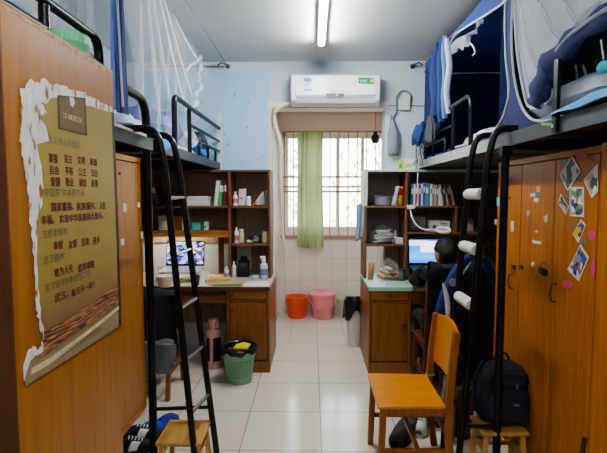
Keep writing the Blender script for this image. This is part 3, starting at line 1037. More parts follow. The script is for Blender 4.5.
# right column, middle row
zt = z2r
bottle('bottle', 'white bottle with red label at the left of the middle right shelf', (X(236), 4.34, zt), .022, .15, 'f0efec', label='c9727c')
bottle('bottle', 'cream bottle with white cap behind the white tangle', (X(240.5), 4.38, zt), .028, .13, 'ddd6b8', neck=.7)
cg = thing('charger', 'white charger with coiled cable on the left bookshelf', 'charger', (X(254), 4.35, zt + .001))
obj('plug_block', MB().obox((X(255), 4.37, zt + .035), (.05, .05, .06), (0, .5, .3)).obox((X(250), 4.34, zt + .016), (.06, .06, .028)), mat('ecebe6', .4, 0, .05, name='charger_white'), cg, bevel=.005)
cp = []
for i in range(60):
    a = i * .55
    cp.append((X(255) + (.06 + .01 * math.sin(i)) * math.cos(a), 4.335 + .03 * math.sin(a), zt + .012 + .0011 * i))
obj('cable', MB().tube(cp, .004, 6), mat('33353a', .5, name='charger_cable'), cg)
bottle('jar', 'small jar with a blue lid at the right of the middle right shelf', (X(265), 4.35, zt), .032, .125, 'd8c79a', cap='3f5f97', neck=.98, cat='jar')

# ---------------------------------------------------------------- on the left desk
zt = DZ + .0005
bottle('bottle', 'small white bottle on the left desk before the shelf divider', (X(234), 4.3 + .0, zt), .02, .15, 'eceeec', pump=False, neck=.4)
bottle('bottle', 'small pale purple bottle on the left desk beside the shelf divider', (P(226.5, 270, 4.2).x, 4.2, zt), .022, .12, 'd5cfe0', label='9a8fc0')
c = P(243.5, 275, 4.36)
pr = thing('speaker', 'small black boxy device standing on the left desk corner', 'speaker', (c.x, 4.36, zt))
obj('casing', MB().prism([(c.x - .052, 4.31, zt + .001), (c.x - .052, 4.43, zt + .001), (c.x - .052, 4.43, zt + .15), (c.x - .052, 4.37, zt + .15), (c.x - .052, 4.31, zt + .06)], (.104, 0, 0)), mat('1a1b1e', .4, 0, .1, name='black_plastic'), pr, bevel=.006)
obj('front_slot', MB().obox((c.x, 4.333, zt + .115), (.06, .004, .03), (-.6, 0, 0)), mat('3b4650', .3, 0, .1, name='slot_grey'), pr)
obj('stand_top', MB().box(c.x - .03, c.x + .03, 4.37, 4.42, zt + .151, zt + .19), mat('1a1b1e', .4, 0, .1, name='black_plastic'), pr, bevel=.004)
bottle('spray_bottle', 'clear spray bottle with a white nozzle on the left desk corner', (P(264, 275, 4.22).x, 4.22, zt), .036, .19, 'cfd6d8', label='7d89b0', pump=True, neck=.38, cat='spray bottle')
obj('paper_sheet', MB().box(X(236.5, 4.5), X(250, 4.5), DY1 - .022, DY1 - .0195, DZ + .02, z2r - .04), mat('e4e2da', .7, 0, .04, name='white_board'), label='white card leaning at the back under the right shelf column', cat='card')

# laptop helper: open laptop facing the room (-y)
def laptop(loc, w, screen, lab, stand, deck, tilt=.16, sh=None):
    x, y, z = loc
    t = thing('laptop', lab, 'laptop', (x, y, z))
    dz = z + stand
    sh = sh or w * .66
    if stand > .03:
        st = MB()
        for sx in (-1, 1):
            st.bar((x + sx * w * .4, y - .20, dz - .03), (x + sx * w * .4, y + .01, dz - .004), .02, .006)
            st.bar((x + sx * w * .4, y - .16, z + .004), (x + sx * w * .4, y + .02, z + .004), .02, .006)
            st.bar((x + sx * w * .4, y + .01, z + .004), (x + sx * w * .4, y - .03, dz - .01), .02, .006)
        st.box(x - w * .4, x + w * .4, y - .02, y, z + .001, z + .007)
        obj('riser', st, mat('aeb2b5', .3, .7, name='alu'), t)
    dk = MB().obox((x, y - .10, dz - .008 if stand > .03 else dz + .009), (w, .23, .014), (.1 if stand > .03 else 0, 0, 0))
    do = obj('keyboard_deck', dk, mat(deck, .4, .3, .05, name='deck_' + deck), t, bevel=.004)
    kb = MB()
    for r_ in range(5):
        for k_ in range(13):
            yy_ = y - .02 - r_ * .021
            zz_ = (dz + .007 + .1 * (yy_ - y)) if stand > .03 else dz + .0175
            kb.obox((x - w * .42 + k_ * w * .07, yy_, zz_), (w * .058, .016, .003), (.1 if stand > .03 else 0, 0, 0))
    obj('keys', kb, mat('3b3d40', .5, 0, .1, name='key_grey'), do)
    M = Euler((-tilt, 0, 0)).to_matrix()
    hinge = Vector((x, y + .022, dz + .008))
    lo_ = obj('screen_lid', MB().obox(hinge + M @ Vector((0, .004, sh / 2)), (w, .008, sh), M), mat('1b1c1f', .4, .2, .05, name='lid_black'), t, bevel=.003)
    obj('screen', MB().obox(hinge + M @ Vector((0, -.0012, sh / 2 + .004)), (w * .955, .0016, sh * .88), M), screen, lo_)
    return t, hinge, M


SCR1 = patches('game_screen', ['31489a', '5a6fc4', 'b77cc0', 'e2a7c6', '7fb2e8', 'dfe6f4', '8a3f7a', '2b3360', 'd8cfae'], 6.5, .3, .9, 2.3, (1.4, 1, 1.0))
c = P(184.5, 268, 4.2)
tl_, hg_, M_ = laptop((c.x, 4.2, DZ + .0005), .36, SCR1, 'open laptop with a colourful picture on its screen, on a silver riser', .112, 'c2c5c8', tilt=.12, sh=.235)

# left desk: mug, cups, boxes, papers
def cup(name, lab, c, r0, r1, h, col, handle=0, cat='cup', inside=None, lid=None):
    t = thing(name, lab, cat, c)
    c = Vector(c) + Vector((0, 0, .001))
    obj('cup_body', MB().lathe([(0, 0), (r0, 0), (r1, h), (r1 - .003, h), (r0 - .003, .005), (0, .005)], c, 18), mat(col, .35, 0, .05, name='cup_' + col), t)
    if handle:
        pts = [c + Vector((handle * (r1 - .002), 0, h * .85)), c + Vector((handle * (r1 + .028), 0, h * .8)), c + Vector((handle * (r1 + .03), 0, h * .35)), c + Vector((handle * (r0 + .004), 0, h * .22))]
        obj('handle', MB().tube(spline(pts, 5), .006, 8), mat(col, .35, 0, .05, name='cup_' + col), t)
    if lid:
        obj('lid', MB().lathe([(0, h + .0005), (r1 + .003, h + .0005), (r1 + .003, h + .008), (r1 * .8, h + .014), (0, h + .014)], c, 18), mat(lid, .4, 0, .05, name='lid_' + lid), t)
    return t


def on_desk(px, py):
    return FZ(px, py, DZ + .0005)


q = on_desk(203.5, 280)
cup('mug', 'white mug with a large handle right of the silver laptop riser', (P(202, 270, 4.1).x, 4.06, DZ + .0005), .036, .042, .105, 'f0f0ec', handle=1, cat='mug')
cup('cup', 'small dark red cup behind the second ladder rail on the left desk', on_desk(196, 285.5), .026, .034, .085, '6b2f38', cat='cup')
q = on_desk(164.5, 287)
cup('food_tub', 'squat beige takeaway tub on the left desk', (q.x, q.y + .02, DZ + .0005), .055, .068, .085, 'd9c4a4', lid='e8dccb', cat='tub')
q = on_desk(154, 280)
cup('tissue_roll', 'white tissue roll standing at the left desk edge by the bunk post', (q.x, q.y + .05, DZ + .0005), .045, .045, .11, 'eeece6', cat='tissue roll')


def flat_thing(name, lab, cat, pts, h, col, var=.2, scale=25, z=None, grp=None):
    z = DZ + .001 if z is None else z
    pp = [FZ(px, py, z) for px, py in pts]
    pp = [Vector((p.x, max(p.y, DY0 - .008), z)) for p in pp]
    return obj(name, MB().prism(pp, (0, 0, h)), mat(col, .55, 0, var, scale, name=name + col), label=lab, cat=cat, group=grp)


flat_thing('paper_sheet', 'white printed paper on the left desk under the laptop riser', 'paper', [(160, 289), (205, 289), (202, 281), (163, 281)], .001, 'e8e8e2')
flat_thing('magazine', 'green and dark magazine lying on the left desk front', 'magazine', [(208, 289.5), (239, 288), (242, 284), (213, 285)], .004, '5c7a34', .6, 30)
flat_thing('paper_sheet', 'white papers on the left desk beneath the spray bottle', 'paper', [(241, 289), (268, 289), (268, 281), (246, 282)], .003, 'dddedb')
flat_thing('cloth', 'bright green cloth scrap beside the dark red cup', 'cloth', [(178, 284), (207, 281.5), (206, 278.5), (182, 280)], .008, '7fb53f', .3)
flat_thing('notebook', 'yellow-edged notebook behind the green magazine on the left desk', 'notebook', [(208, 282.2), (231, 281), (231, 278), (212, 278.5)], .02, 'd3b04b', .15)
flat_thing('paper_sheet', 'small pink and white leaflet lying behind the yellow-edged notebook', 'paper', [(207, 277.3), (224, 276.7), (225, 274.5), (209, 275)], .003, 'e3d6d4')
q = on_desk(255, 280)
carton('box', 'small pale blue box among the papers under the spray bottle', 'box', q.x - .03, q.x + .03, q.y + .03, q.y + .08, DZ + .004, .03, 'bcd3dc')

# LED bar under the left shelf
ub = thing('shelf_lamp', 'slim light bar under the left bookshelf middle shelf, hidden by the bunk post', 'lamp', (-1.35, 4.42, z2l - .05))
obj('lamp_body', MB().box(-1.6, -1.08, 4.40, 4.44, z2l - .045, z2l - .0305), mat('e6e6e2', .4, name='lamp_white'), ub)
obj('light_strip', MB().box(-1.59, -1.09, 4.405, 4.435, z2l - .052, z2l - .0455), emis('warm_strip', 'fff0d8', 24), ub)

# ================================================================ right bookshelf things
zt = z1r
q = X(384)
pot = thing('cooking_pot', 'small grey pot with side handle on the right bookshelf', 'pot', (q, 4.39, zt))
obj('pot_body', MB().lathe([(0, .001), (.068, .001), (.078, .012), (.078, .085), (.082, .088), (.082, .093), (.074, .093), (.072, .02), (0, .016)], (q - .005, 4.39, zt), 26), mat('9aa4ae', .3, .4, .06, name='pot_grey'), pot)
obj('rim_band', MB().lathe([(.0825, .088), (.0845, .09), (.0845, .096), (.0725, .096), (.0725, .09)], (q - .005, 4.39, zt), 26), mat('c9cfd3', .25, .6, name='pot_rim'), pot)
obj('handle', MB().tube(spline([(q + .07, 4.36, zt + .075), (q + .10, 4.345, zt + .07), (q + .10, 4.345, zt + .03), (q + .07, 4.36, zt + .025)], 5), .006, 8), mat('8b949c', .3, .4, name='pot_handle'), pot)
q = X(369)
bl = thing('ball', 'dark rubber ball at the left end of the right bookshelf', 'ball', (q, 4.31, zt))
obj('shell', MB().ball((q, 4.31, zt + .034), (.033, .033, .033), 18, 12), mat('25272a', .5, name='dark_rubber'), bl)


def packet(lab, x0, x1, z, h, col, lean, y=4.33, dep=.04, mark=None, name='packet', cat='packet'):
    t = thing(name, lab, cat, ((x0 + x1) / 2, y, z))
    w = x1 - x0
    sh = math.sin(lean) * h
    mb = MB()

    def fn(u, v, s=1):
        xx = x0 + w * u + sh * v
        bulge = dep / 2 * (math.sin(PI * u) ** .6) * (1 - .75 * abs(2 * v - 1) ** 3)
        return (xx, y - s * bulge + .003 * math.sin(9 * v + 4 * u), z + .001 + h * v)
    mb.sheet(lambda u, v: fn(u, v, 1), 8, 10)
    mb.sheet(lambda u, v: fn(u, v, -1), 8, 10)
    b_ = obj('pouch', mb, mat(col, .3, 0, .12, 15, name='pouch_' + col), t)
    if mark:
        obj('printed_band', MB().sheet(lambda u, v: Vector(fn(.1 + .8 * u, .55 + .4 * v, 1)) + Vector((0, -.0025, 0)), 6, 5), mat(mark, .4, 0, .2, 20, name='pouch_' + mark), b_, solid=.001)
    return t


packet('white crinkled packet right of the grey pot', X(391.5), X(396), zt, .185, 'd9d9d6', .2, mark='b9b9b8')
packet('yellow packet with a red top beside the shelf divider', X(397), X(402.5), zt, .18, 'e8bf23', .08, y=4.36, mark='cf2f2a')
cols = [('2f7f92', 2.6, .2, 'teal blue book at the left end of the right bookshelf row'), ('e9e9e4', 1.6, .2, 'thin white book beside the teal blue one'), ('b73a3c', 2.2, .21, 'red book between white books near the row start'),
        ('e2dfd8', 1.2, .21, 'thin cream book right of the red one'), ('2f5aa6', 2.2, .2, 'deep blue book in the right bookshelf row'), ('dcdcd6', 2.0, .205, 'white book between the deep blue and purple ones'),
        ('6a4c9c', 2.2, .225, 'purple book in the right bookshelf row'), ('4f86c4', 3.6, .21, 'wide sky blue book with yellow foot'), ('5c9c62', 1.5, .21, 'thin green book right of the sky blue one'),
        ('e9e9e4', 2.0, .2, 'white book right of the thin green one'), ('77797c', 1.8, .205, 'grey book near the middle of the right row'), ('b8a68d', 2.4, .195, 'tan book with pale spine in the right row'),
        ('8a5a44', 1.8, .195, 'brown book beside the tan one'), ('e0dcd2', 1.8, .19, 'off-white book beside the brown one')]
xx = X(409.5)
for col, wpx, h, lab in cols:
    w = wpx * 4.28 / 455
    book(xx + .0008, xx + w - .0008, zt, h, DS, col, lab, dep=.17, grp='books in the right bookshelf row')
    xx += w
for col, wpx, h, lean, lab in (('dcdcd6', 1.8, .2, -.10, 'white book starting the leaning end of the right row'), ('48413c', 2.0, .2, -.14, 'dark brown leaning book in the right row'),
                               ('c9bfb0', 1.6, .2, -.18, 'pale leaning book before the red one'), ('a82f38', 2.4, .205, -.22, 'red leaning book near the right end of the row'), ('e2e0da', 1.4, .2, -.26, 'thin white book leaning at the right end of the row')):
    w = wpx * 4.28 / 455
    xx += .013
    book(xx, xx + w - .002, zt, h, DS, col, lab, lean=lean, dep=.17, grp='books in the right bookshelf row')
    xx += w * .9
# second row right
zt = z2rr
bx0, bx1 = X(429.5), X(450)
wb = carton('box', 'white cardboard box with a round blue mark on the right bookshelf', 'box', bx0, bx1, 4.32, 4.45, zt, .098, 'd9d6cf')
obj('round_mark', MB().lathe([(0, 0), (.017, 0), (.017, .002), (0, .002)], (bx0 + .045, 4.3185, zt + .045), 16, Euler((PI / 2, 0, 0)).to_matrix()), mat('3b4c7d', .5, name='blue_mark'), wb)
tx = MB()
tx.box(bx0 + .105, bx0 + .165, 4.3175, 4.319, zt + .068, zt + .078)
for i in range(3):
    tx.box(bx0 + .105, bx0 + .16 - .01 * i, 4.3175, 4.319, zt + .05 - .013 * i, zt + .054 - .013 * i)
obj('printed_text', tx, mat('6b6f88', .5, name='box_print'), wb)
carton('storage_box', 'translucent grey plastic box left of the white cardboard box', 'box', X(410), X(426), 4.36, 4.5, zt, .14, '8f9792', flap=True)
packet('dark flat pouch lying before the translucent grey box', X(409.5), X(424), zt, .035, '2b2d30', 0, y=4.31, dep=.05)
carton('box', 'grey box behind the right ladder on the second shelf', 'box', X(462), X(474), 4.34, 4.46, zt, .12, 'b9b6ae')
carton('box', 'tan box behind the right ladder on the top shelf row', 'box', X(466), X(476), 4.36, 4.48, z1r, .16, '8a7448')
carton('box', 'dim grey box on the top shelf row between ladder rail and books', 'box', X(456), X(463), 4.4, 4.5, z1r, .15, '5d5a58')
# left column, middle shelf: bag of clutter
zt = z3l


def plastic_bag(name, lab, c, s, col, alpha, seed, inner, cat='bag'):
    t = thing(name, lab, cat, c)
    rnd = random.Random(seed)
    ph = [rnd.random() * 6 for _ in range(6)]
    c = Vector(c)

    def fn(u, v):
        a = u * 2 * PI
        vz = v
        prof = max(.02, (1 - v ** 2.6)) ** .5 * (.9 + .1 * math.sin(PI * v))
        k = 1 + .13 * math.sin(3 * a + ph[0] + 4 * v) + .09 * math.sin(7 * a + ph[1] - 5 * v) + .06 * math.sin(13 * a + ph[2])
        return (c.x + s[0] * prof * k * math.cos(a), c.y + s[1] * prof * k * math.sin(a), c.z + .002 + s[2] * vz * (1 + .12 * math.sin(2 * a + ph[3]) * v))
    bo = obj('bag_film', MB().sheet(fn, 40, 14), net_mat('film_%d' % seed, col, alpha), t, flat=True)
    for i, (dx, dz_, rx, rz_, cc, rot) in enumerate(inner):
        obj('contents', MB().ball((c.x + dx, c.y, c.z + dz_), (rx, s[1] * .6, rz_), 12, 8, rot=(0, rot, 0), noise=.06, seed=i), mat(cc, .5, 0, .2, 20, name='contents_' + cc), t)
    return t


plastic_bag('plastic_bag', 'heap of cables in clear plastic on the right bookshelf middle shelf', (X(384), 4.40, zt), (.115, .07, .17), 'd9e0dc', .16, 5,
            [(-.04, .045, .055, .04, '8d948f', .2), (.04, .05, .06, .045, '4f5552', -.2), (0, .09, .07, .03, 'c9cdc9', .3)])
cbt = []
for i in range(150):
    a = i * .47
    cbt.append((X(384) + (.085 + .02 * math.sin(i * .31)) * math.cos(a) * (1 - i / 400), 4.315 + .03 * math.sin(a * 1.1), zt + .016 + .00075 * i + .008 * math.sin(i * .7)))
obj('cable', MB().tube(cbt, .0045, 6), mat('c9ccc8', .5, 0, .1, name='tangled_white_cable'), label='pale tangled cable coiled before the clear plastic heap', cat='cable')
carton('box', 'small white box right of the clear plastic heap', 'box', X(395.5), X(403), 4.31, 4.40, zt, .055, 'dcd8d2')
bottle('tube', 'small white tube lying above the small white box', (X(398), 4.45, zt), .016, .12, 'e3e3df', cat='tube')
# right desk top, left
zt = DZ + .0005
plastic_bag('plastic_bag', 'clear shopping bag of bread and vegetables on the green desk top', (P(388, 275, 4.2).x, 4.2, zt), (.125, .085, .185), 'e8e2da', .17, 9,
            [(-.06, .032, .045, .024, 'd6a36a', .3), (.01, .03, .06, .022, '8aa650', .1), (.075, .032, .045, .024, 'b8433a', -.25), (-.03, .075, .055, .022, 'd9b88a', .4), (.04, .07, .05, .02, '9a6f5a', .2), (.0, .108, .04, .018, 'e2d8c8', .3)])
packet('crumpled brown paper bag at the left edge of the green desk', P(366.8, 275, 4.25).x, P(372.5, 275, 4.25).x, zt, .155, 'b08a5d', .06, y=4.19, dep=.07, name='paper_bag', cat='bag')
q = on_desk(402, 281)
bottle('jar', 'dark glass jar near the right end of the green desk top', (q.x, q.y + .03, zt), .034, .105, '5c5a46', cap='3c3a34', neck=.9, cat='jar')
q = on_desk(407, 280.5)
cup('cup', 'small brown cup right of the dark glass jar', (q.x + .01, q.y + .06, zt), .024, .03, .10, '55503f')
flat_thing('paper_sheet', 'white paper lying at the front of the green desk top', 'paper', [(367.5, 286.5), (384, 287), (386, 282), (369, 281.5)], .001, 'e3e5e2')
# little boxes on top of the right bookshelf
zt = HZT
carton('box', 'little lime and white box on top of the right bookshelf at left', 'box', X(397.5), X(401.8), 4.30, 4.36, zt, .085, 'b7dc3c', band='5fa43c')
carton('box', 'white box with a lime patch on top of the right bookshelf', 'box', X(402.3), X(414), 4.31, 4.37, zt, .10, 'e9ede6', band='c4e04a')
# LED gooseneck lamp
ld = thing('desk_lamp', 'white gooseneck lamp with an oval ring head clipped to the right bookshelf', 'lamp', P(410, 209, 4.24))
obj('clip', MB().box(P(409, 209, 4.24).x - .02, P(412, 209, 4.24).x + .02, 4.215, HY0 + .03, z1r - .030, z1r - .0205).box(P(409, 209, 4.24).x - .02, P(412, 209, 4.24).x + .02, 4.215, 4.246, z1r - .03, z1r + .012), mat('e6e6e2', .4, name='lamp_white'), ld, bevel=.003)
nk = spline([P(410.5, 210.5, 4.21), P(412, 217, 4.17), P(415, 223, 4.14), P(419, 227, 4.12), P(424, 229.3, 4.10), P(431, 230, 4.08), P(438, 230, 4.07)], 6)
obj('neck', MB().tube(nk, .0075, 8), mat('dcdcd8', .4, name='lamp_neck'), ld)
hc = P(443.3, 230, 4.06)
ring = [hc + Vector((.055 * math.cos(a), .045 * math.sin(a), .018 * math.sin(a))) for a in [2 * PI * i / 28 for i in range(28)]]
obj('lamp_head', MB().tube(ring, .014, 8, closed=True), mat('f0f0ec', .4, name='lamp_head_white'), ld)
# hanging white cord
cd = spline([P(418.5, 146, 4.2), P(419, 160, 4.21), P(418, 172, 4.2), P(417.3, 185, 4.2), P(417.8, 197, 4.2), P(416, 206, 4.2), P(411, 209, 4.2)], 6)
obj('power_cord', MB().tube(cd, .004, 6), mat('cfd2d2', .5, name='white_cord'), label='white cord hanging from the right bunk past the book row', cat='cord')
# laptop on the right
m, nt, b = base_mat('desktop_screen')
tc = N(nt, 'ShaderNodeTexCoord')
sx = N(nt, 'ShaderNodeSeparateXYZ')
nt.links.new(tc.outputs['Generated'], sx.inputs[0])
sk = ramp(nt, sx.outputs[2], [(0.0, '2f62c8'), (.25, '4da0ec'), (.6, '2f83e0'), (1.0, '2a5fc0')])
nt.links.new(sk, b.inputs['Base Color'])
nt.links.new(sk, b.inputs['Emission Color'])
b.inputs['Emission Strength'].default_value = 1.2
c = P(429.5, 265, 4.15)
tl_, hg_, M_ = laptop((c.x, 4.21, DZ + .0005), .345, m, 'black laptop showing a blue desktop with a white window, in front of the seated person', .125, '2a2b2e', tilt=.03, sh=.25)
lid = [o for o in tl_.children if o.name.startswith('screen_lid')][0]
pp = [P(423, 242.5, 4.168), P(449, 242.5, 4.168), P(423, 252, 4.168)]
obj('open_window', MB().obox(hg_ + M_ @ Vector((.055, -.0032, .172)), (.235, .0014, .105), M_), emis('window_white', 'f0e4f6', 1.1), lid)
obj('side_window', MB().obox(hg_ + M_ @ Vector((-.09, -.0028, .205)), (.16, .0014, .05), M_), emis('window_lilac', 'e3d2ee', 1.0), lid)
# ================================================================ BUNKS
SZ0, SZ1 = 1.805, 1.872          # bunk side channel
EL, ER = -.93, 1.03              # aisle edge of the left and right bunks
M_BOARD = wood('bunk_board', 'b39368', '8d6f48', 1, .6)
M_SLATE2 = mat('a3aaa6', .45, .3, .1, name='pale_channel')
M_SLATE = mat('5b5f62', .45, .4, .1, name='grey_channel')
BAR = .017


def bunk(name, lab, side, y0, y1, posts, chan):
    xe = EL if side < 0 else ER
    xw = XL + .03 if side < 0 else XR - .03
    t = thing(name, lab, 'bunk bed', (xe, (y0 + y1) / 2, 0), group='loft bunks along the walls')
    xa, xb = min(xe, xw), max(xe, xw)
    obj('side_rail', MB().box(xe - .012, xe + .012, y0, y1, SZ0, SZ1).box(xe - side * .0 - .012 - (.02 if side < 0 else -.024), xe, y0, y1, SZ0, SZ0 + .008), chan, t)
    obj('side_rail', MB().box(xw - .012, xw + .012, y0, y1, SZ0, SZ1), chan, t)
    obj('end_rail', MB().box(xa + .013, xb - .013, y0, y0 + .025, SZ0, SZ1 - .004), chan, t)
    obj('end_rail', MB().box(xa + .013, xb - .013, y1 - .025, y1, SZ0, SZ1 - .004), chan, t)
    obj('bed_board', MB().box(xa + .013, xb - .013, y0 + .026, y1 - .026, SZ1 - .022, SZ1 - .006), M_BOARD, t)
    for q in (.5, 1.0, 1.45):
        obj('cross_bar', MB().box(xa + .013, xb - .013, y0 + q, y0 + q + .03, SZ0, SZ0 + .03), chan, t)
    for (x, y) in posts:
        obj('leg', MB().tube([(x, y, 0), (x, y, SZ0 - .001)], .021, 10), BLACK, t)
    return t


def guard(t, pts, r=BAR, rad=.09, name='guard_rail'):
    return obj(name, MB().tube(fillet(pts, rad), r, 10), BLACK, t)


# left far bunk
LF0, LF1 = 2.68, 4.57
lf = bunk('bunk_bed', 'black loft bunk with a white net over the left desk', -1, LF0, LF1, [(XL + .022, LF1 - .03), (XL + .05, LF0 + .05)], BLACK)
xg = EL
ga, gb = PX(174, 97, xg).y, PX(221, 128, xg).y
gz = 2.215
guard(lf, [(xg, ga, SZ1), (xg, ga, gz), (xg, gb - .02, gz), (xg, gb - .02, SZ1)], .019, .05)
y2 = PX(189.5, 130, xg).y
guard(lf, [(xg, y2, SZ1), (xg, y2, gz - .018)], .017, name='guard_post')
guard(lf, [(xg, y2 + .018, 2.085), (xg, gb - .04, 2.085)], .014, name='guard_bar')
yl0 = PX(199, 140, xg).y
guard(lf, [(xg, yl0, SZ1), (xg, yl0, 1.985), (xg, gb - .04, 1.985)], .014, .05, name='low_bar')
for q in (.35, .68):
    yy = yl0 + (gb - yl0) * q
    guard(lf, [(xg, yy, SZ1), (xg, yy, 1.972)], .011, name='low_bar_post')
# left near bunk with the tall corner post
LN0, LN1 = .62, 2.64
ln = bunk('bunk_bed', 'black loft bunk above the stickered locker at the left wall', -1, LN0, LN1, [(XL + .05, LN0 + .05), (XL + .05, LN1 - .05), (EL, LN0 + .03)], BLACK)
obj('top_board', MB().box(XL + .05, EL + .004, LN0, 2.56, SZ1 + .001, SZ1 + .016), mat('cdbf9f', .6, 0, .1, name='pale_ply'), ln, label='pale plywood bed board')
guard(ln, [(EL - .012, 2.6, 0), (EL - .012, 2.6, 2.085), (EL - .012, 2.14, 2.085)], .024, .13, name='corner_post')
gz2 = PX(93, 36, EL).z
yb_, ya_ = PX(93, 36, EL).y, .95
guard(ln, [(EL, ya_, SZ1), (EL, ya_, gz2), (EL, yb_ + .05, gz2), (EL, yb_ + .05, SZ1)], .019, .07)
guard(ln, [(EL, ya_ + .02, gz2 - .10), (EL, yb_ + .032, gz2 - .10)], .017, name='guard_bar')
yp = PX(44, 12, EL).y
guard(ln, [(EL, yp, SZ1), (EL, yp, gz2 - .016)], .019, name='guard_post')
# right far bunk
RF0, RF1 = 2.66, 4.57
rf = bunk('bunk_bed', 'loft bunk with the blue tent above the seated person', 1, RF0, RF1, [(XR - .05, RF1 - .03), (XR - .05, RF0 + .05)], M_SLATE2)
xg = ER
ga = PX(470.5, 147, xg).y
guard(rf, [(xg, ga, SZ1), (xg, ga, 2.20), (xg, 4.2, 2.20), (xg, 4.2, SZ1)], .016, .10)
y2 = PX(453.5, 120, xg).y
guard(rf, [(xg, y2, SZ1 - .05), (xg, y2, 2.185)], .014, name='guard_post')
guard(rf, [(xg, y2 + .015, 2.06), (xg, 4.18, 2.06)], .012, name='guard_bar')
yl0 = PX(445.5, 150, xg).y
guard(rf, [(xg, yl0, SZ1), (xg, yl0, 1.99), (xg, 4.18, 1.99)], .012, .06, name='low_bar')
guard(rf, [(xg, yl0 + .35, SZ1), (xg, yl0 + .35, 1.978)], .011, name='low_bar_post')
# right near bunk
RN0, RN1 = .62, 2.62
PYR = 2.42
rn = bunk('bunk_bed', 'loft bunk with the pale pillow above the photo-covered wardrobe', 1, RN0, RN1, [(XR - .05, RN0 + .05), (XR - .05, RN1 - .05), (ER, RN0 + .03)], M_SLATE)
pxr = P(504, 200, PYR).x
obj('corner_post', MB().tube([(pxr, PYR, 0), (pxr, PYR, SZ0 - .001)], .021, 10), BLACK, rn)
obj('post_bracket', MB().box(pxr - .026, pxr + .026, PYR - .026, PYR + .026, SZ0 - .05, SZ0 - .002), BLACK, rn)
pn = PX(561.5, 100, ER)
obj('guard_post', MB().box(ER - .028, ER - .013, pn.y - .016, pn.y + .016, SZ0 + .005, PX(561.5, 60, ER).z), BLACK, rn)
bo = [c for c in rn.children if c.name.startswith('guard_post')][0]
obj('bolt', MB().lathe([(0, 0), (.01, 0), (.009, .006), (0, .007)], (ER - .0285, pn.y, SZ0 + .03), 8, Euler((0, -PI / 2, 0)).to_matrix()), STEEL, bo)

# ================================================================ LADDERS
def ladder(side, yn, yf, xt, xf, rungs, lab, padded, xhook, skew=0.0):
    t = thing('ladder', lab, 'ladder', (xf, (yn + yf) / 2, 0))
    for y in (yn, yf):
        top = Vector((xt, y, 1.80))
        foot = Vector((xf + (skew if y == yf else 0), y, 0))
        obj('rail', MB().tube(fillet([(xhook, y, 1.896), (xt - side * (-.035), y, 1.896), top - Vector((0, 0, .05)), foot], .07), .0185, 10), BLACK, t)
    for i, z in enumerate(rungs):
        k = z / 1.8
        x = xf + (xt - xf) * k
        if i < padded:
            r_ = obj('rung', MB().tube([(x, yn + .012, z), (x, yf - .012, z)], .011, 8), BLACK, t)
            a, b = yn + .021, yf - .021
            obj('foam_sleeve', MB().lathe([(.0115, 0), (.03, .002), (.032, .02), (.031, (b - a) - .02), (.029, b - a - .002), (.0115, b - a)], (x, a, z), 14, Euler((-PI / 2, 0, 0)).to_matrix(), sx=1.0, sy=1.0), mat('d9d6c6', .6, 0, .08, 30, .3, name='cream_foam'), r_, label='cream foam sleeve')
        else:
            obj('rung', MB().tube([(x, yn + .012, z), (x + skew * (1 - k), yf - .012, z)], .0105, 8), STEEL if side < 0 else BLACK, t)
    return t


xln, xlf = P(163.5, 156, 2.38).x, P(196.5, 450, 2.38).x
lad = ladder(-1, 2.38, 2.635, xln, xlf, [1.535, 1.235, .945, .655, .365], 'black metal ladder with thin bare steel rungs at the left bunk', 0, EL - .05, .055)
obj('brace_bar', MB().tube([(EL + .013, 2.6, .285), (xlf + .046 + (xln - xlf) * .16 - .012, 2.628, .285)], .011, 8), BLACK, lad)
xrn, xrf = P(488, 165, PYR).x, P(457.5, 450, PYR).x
lad = ladder(1, PYR, PYR + .27, xrn, xrf, [1.555, 1.255, .955, .655, .36], 'black metal ladder with cream foam-padded rungs at the right bunk', 3, ER + .05)
obj('brace_bar', MB().tube([(pxr - .022, PYR, .29), (xrf + (xrn - xrf) * .16 + .018, PYR, .29)], .011, 8), BLACK, lad)

# ================================================================ WARDROBES
WRX = 1.20
WZT = 1.757
yd = [PX(494.5, 300, WRX).y, PX(518, 300, WRX).y, PX(551, 300, WRX).y, 1.93]
M_SEAM = mat('3a210f', .7, 0, .1, name='dark_gap')


def handle_arc(parent, x, y, z, s):
    obj('handle', MB().tube([(x, y, z + .045), (x - s * .022, y, z + .04), (x - s * .03, y, z), (x - s * .022, y, z - .04), (x, y, z - .045)], .005, 8), mat('6c5a48', .35, .8, name='bronze_handle'), parent)


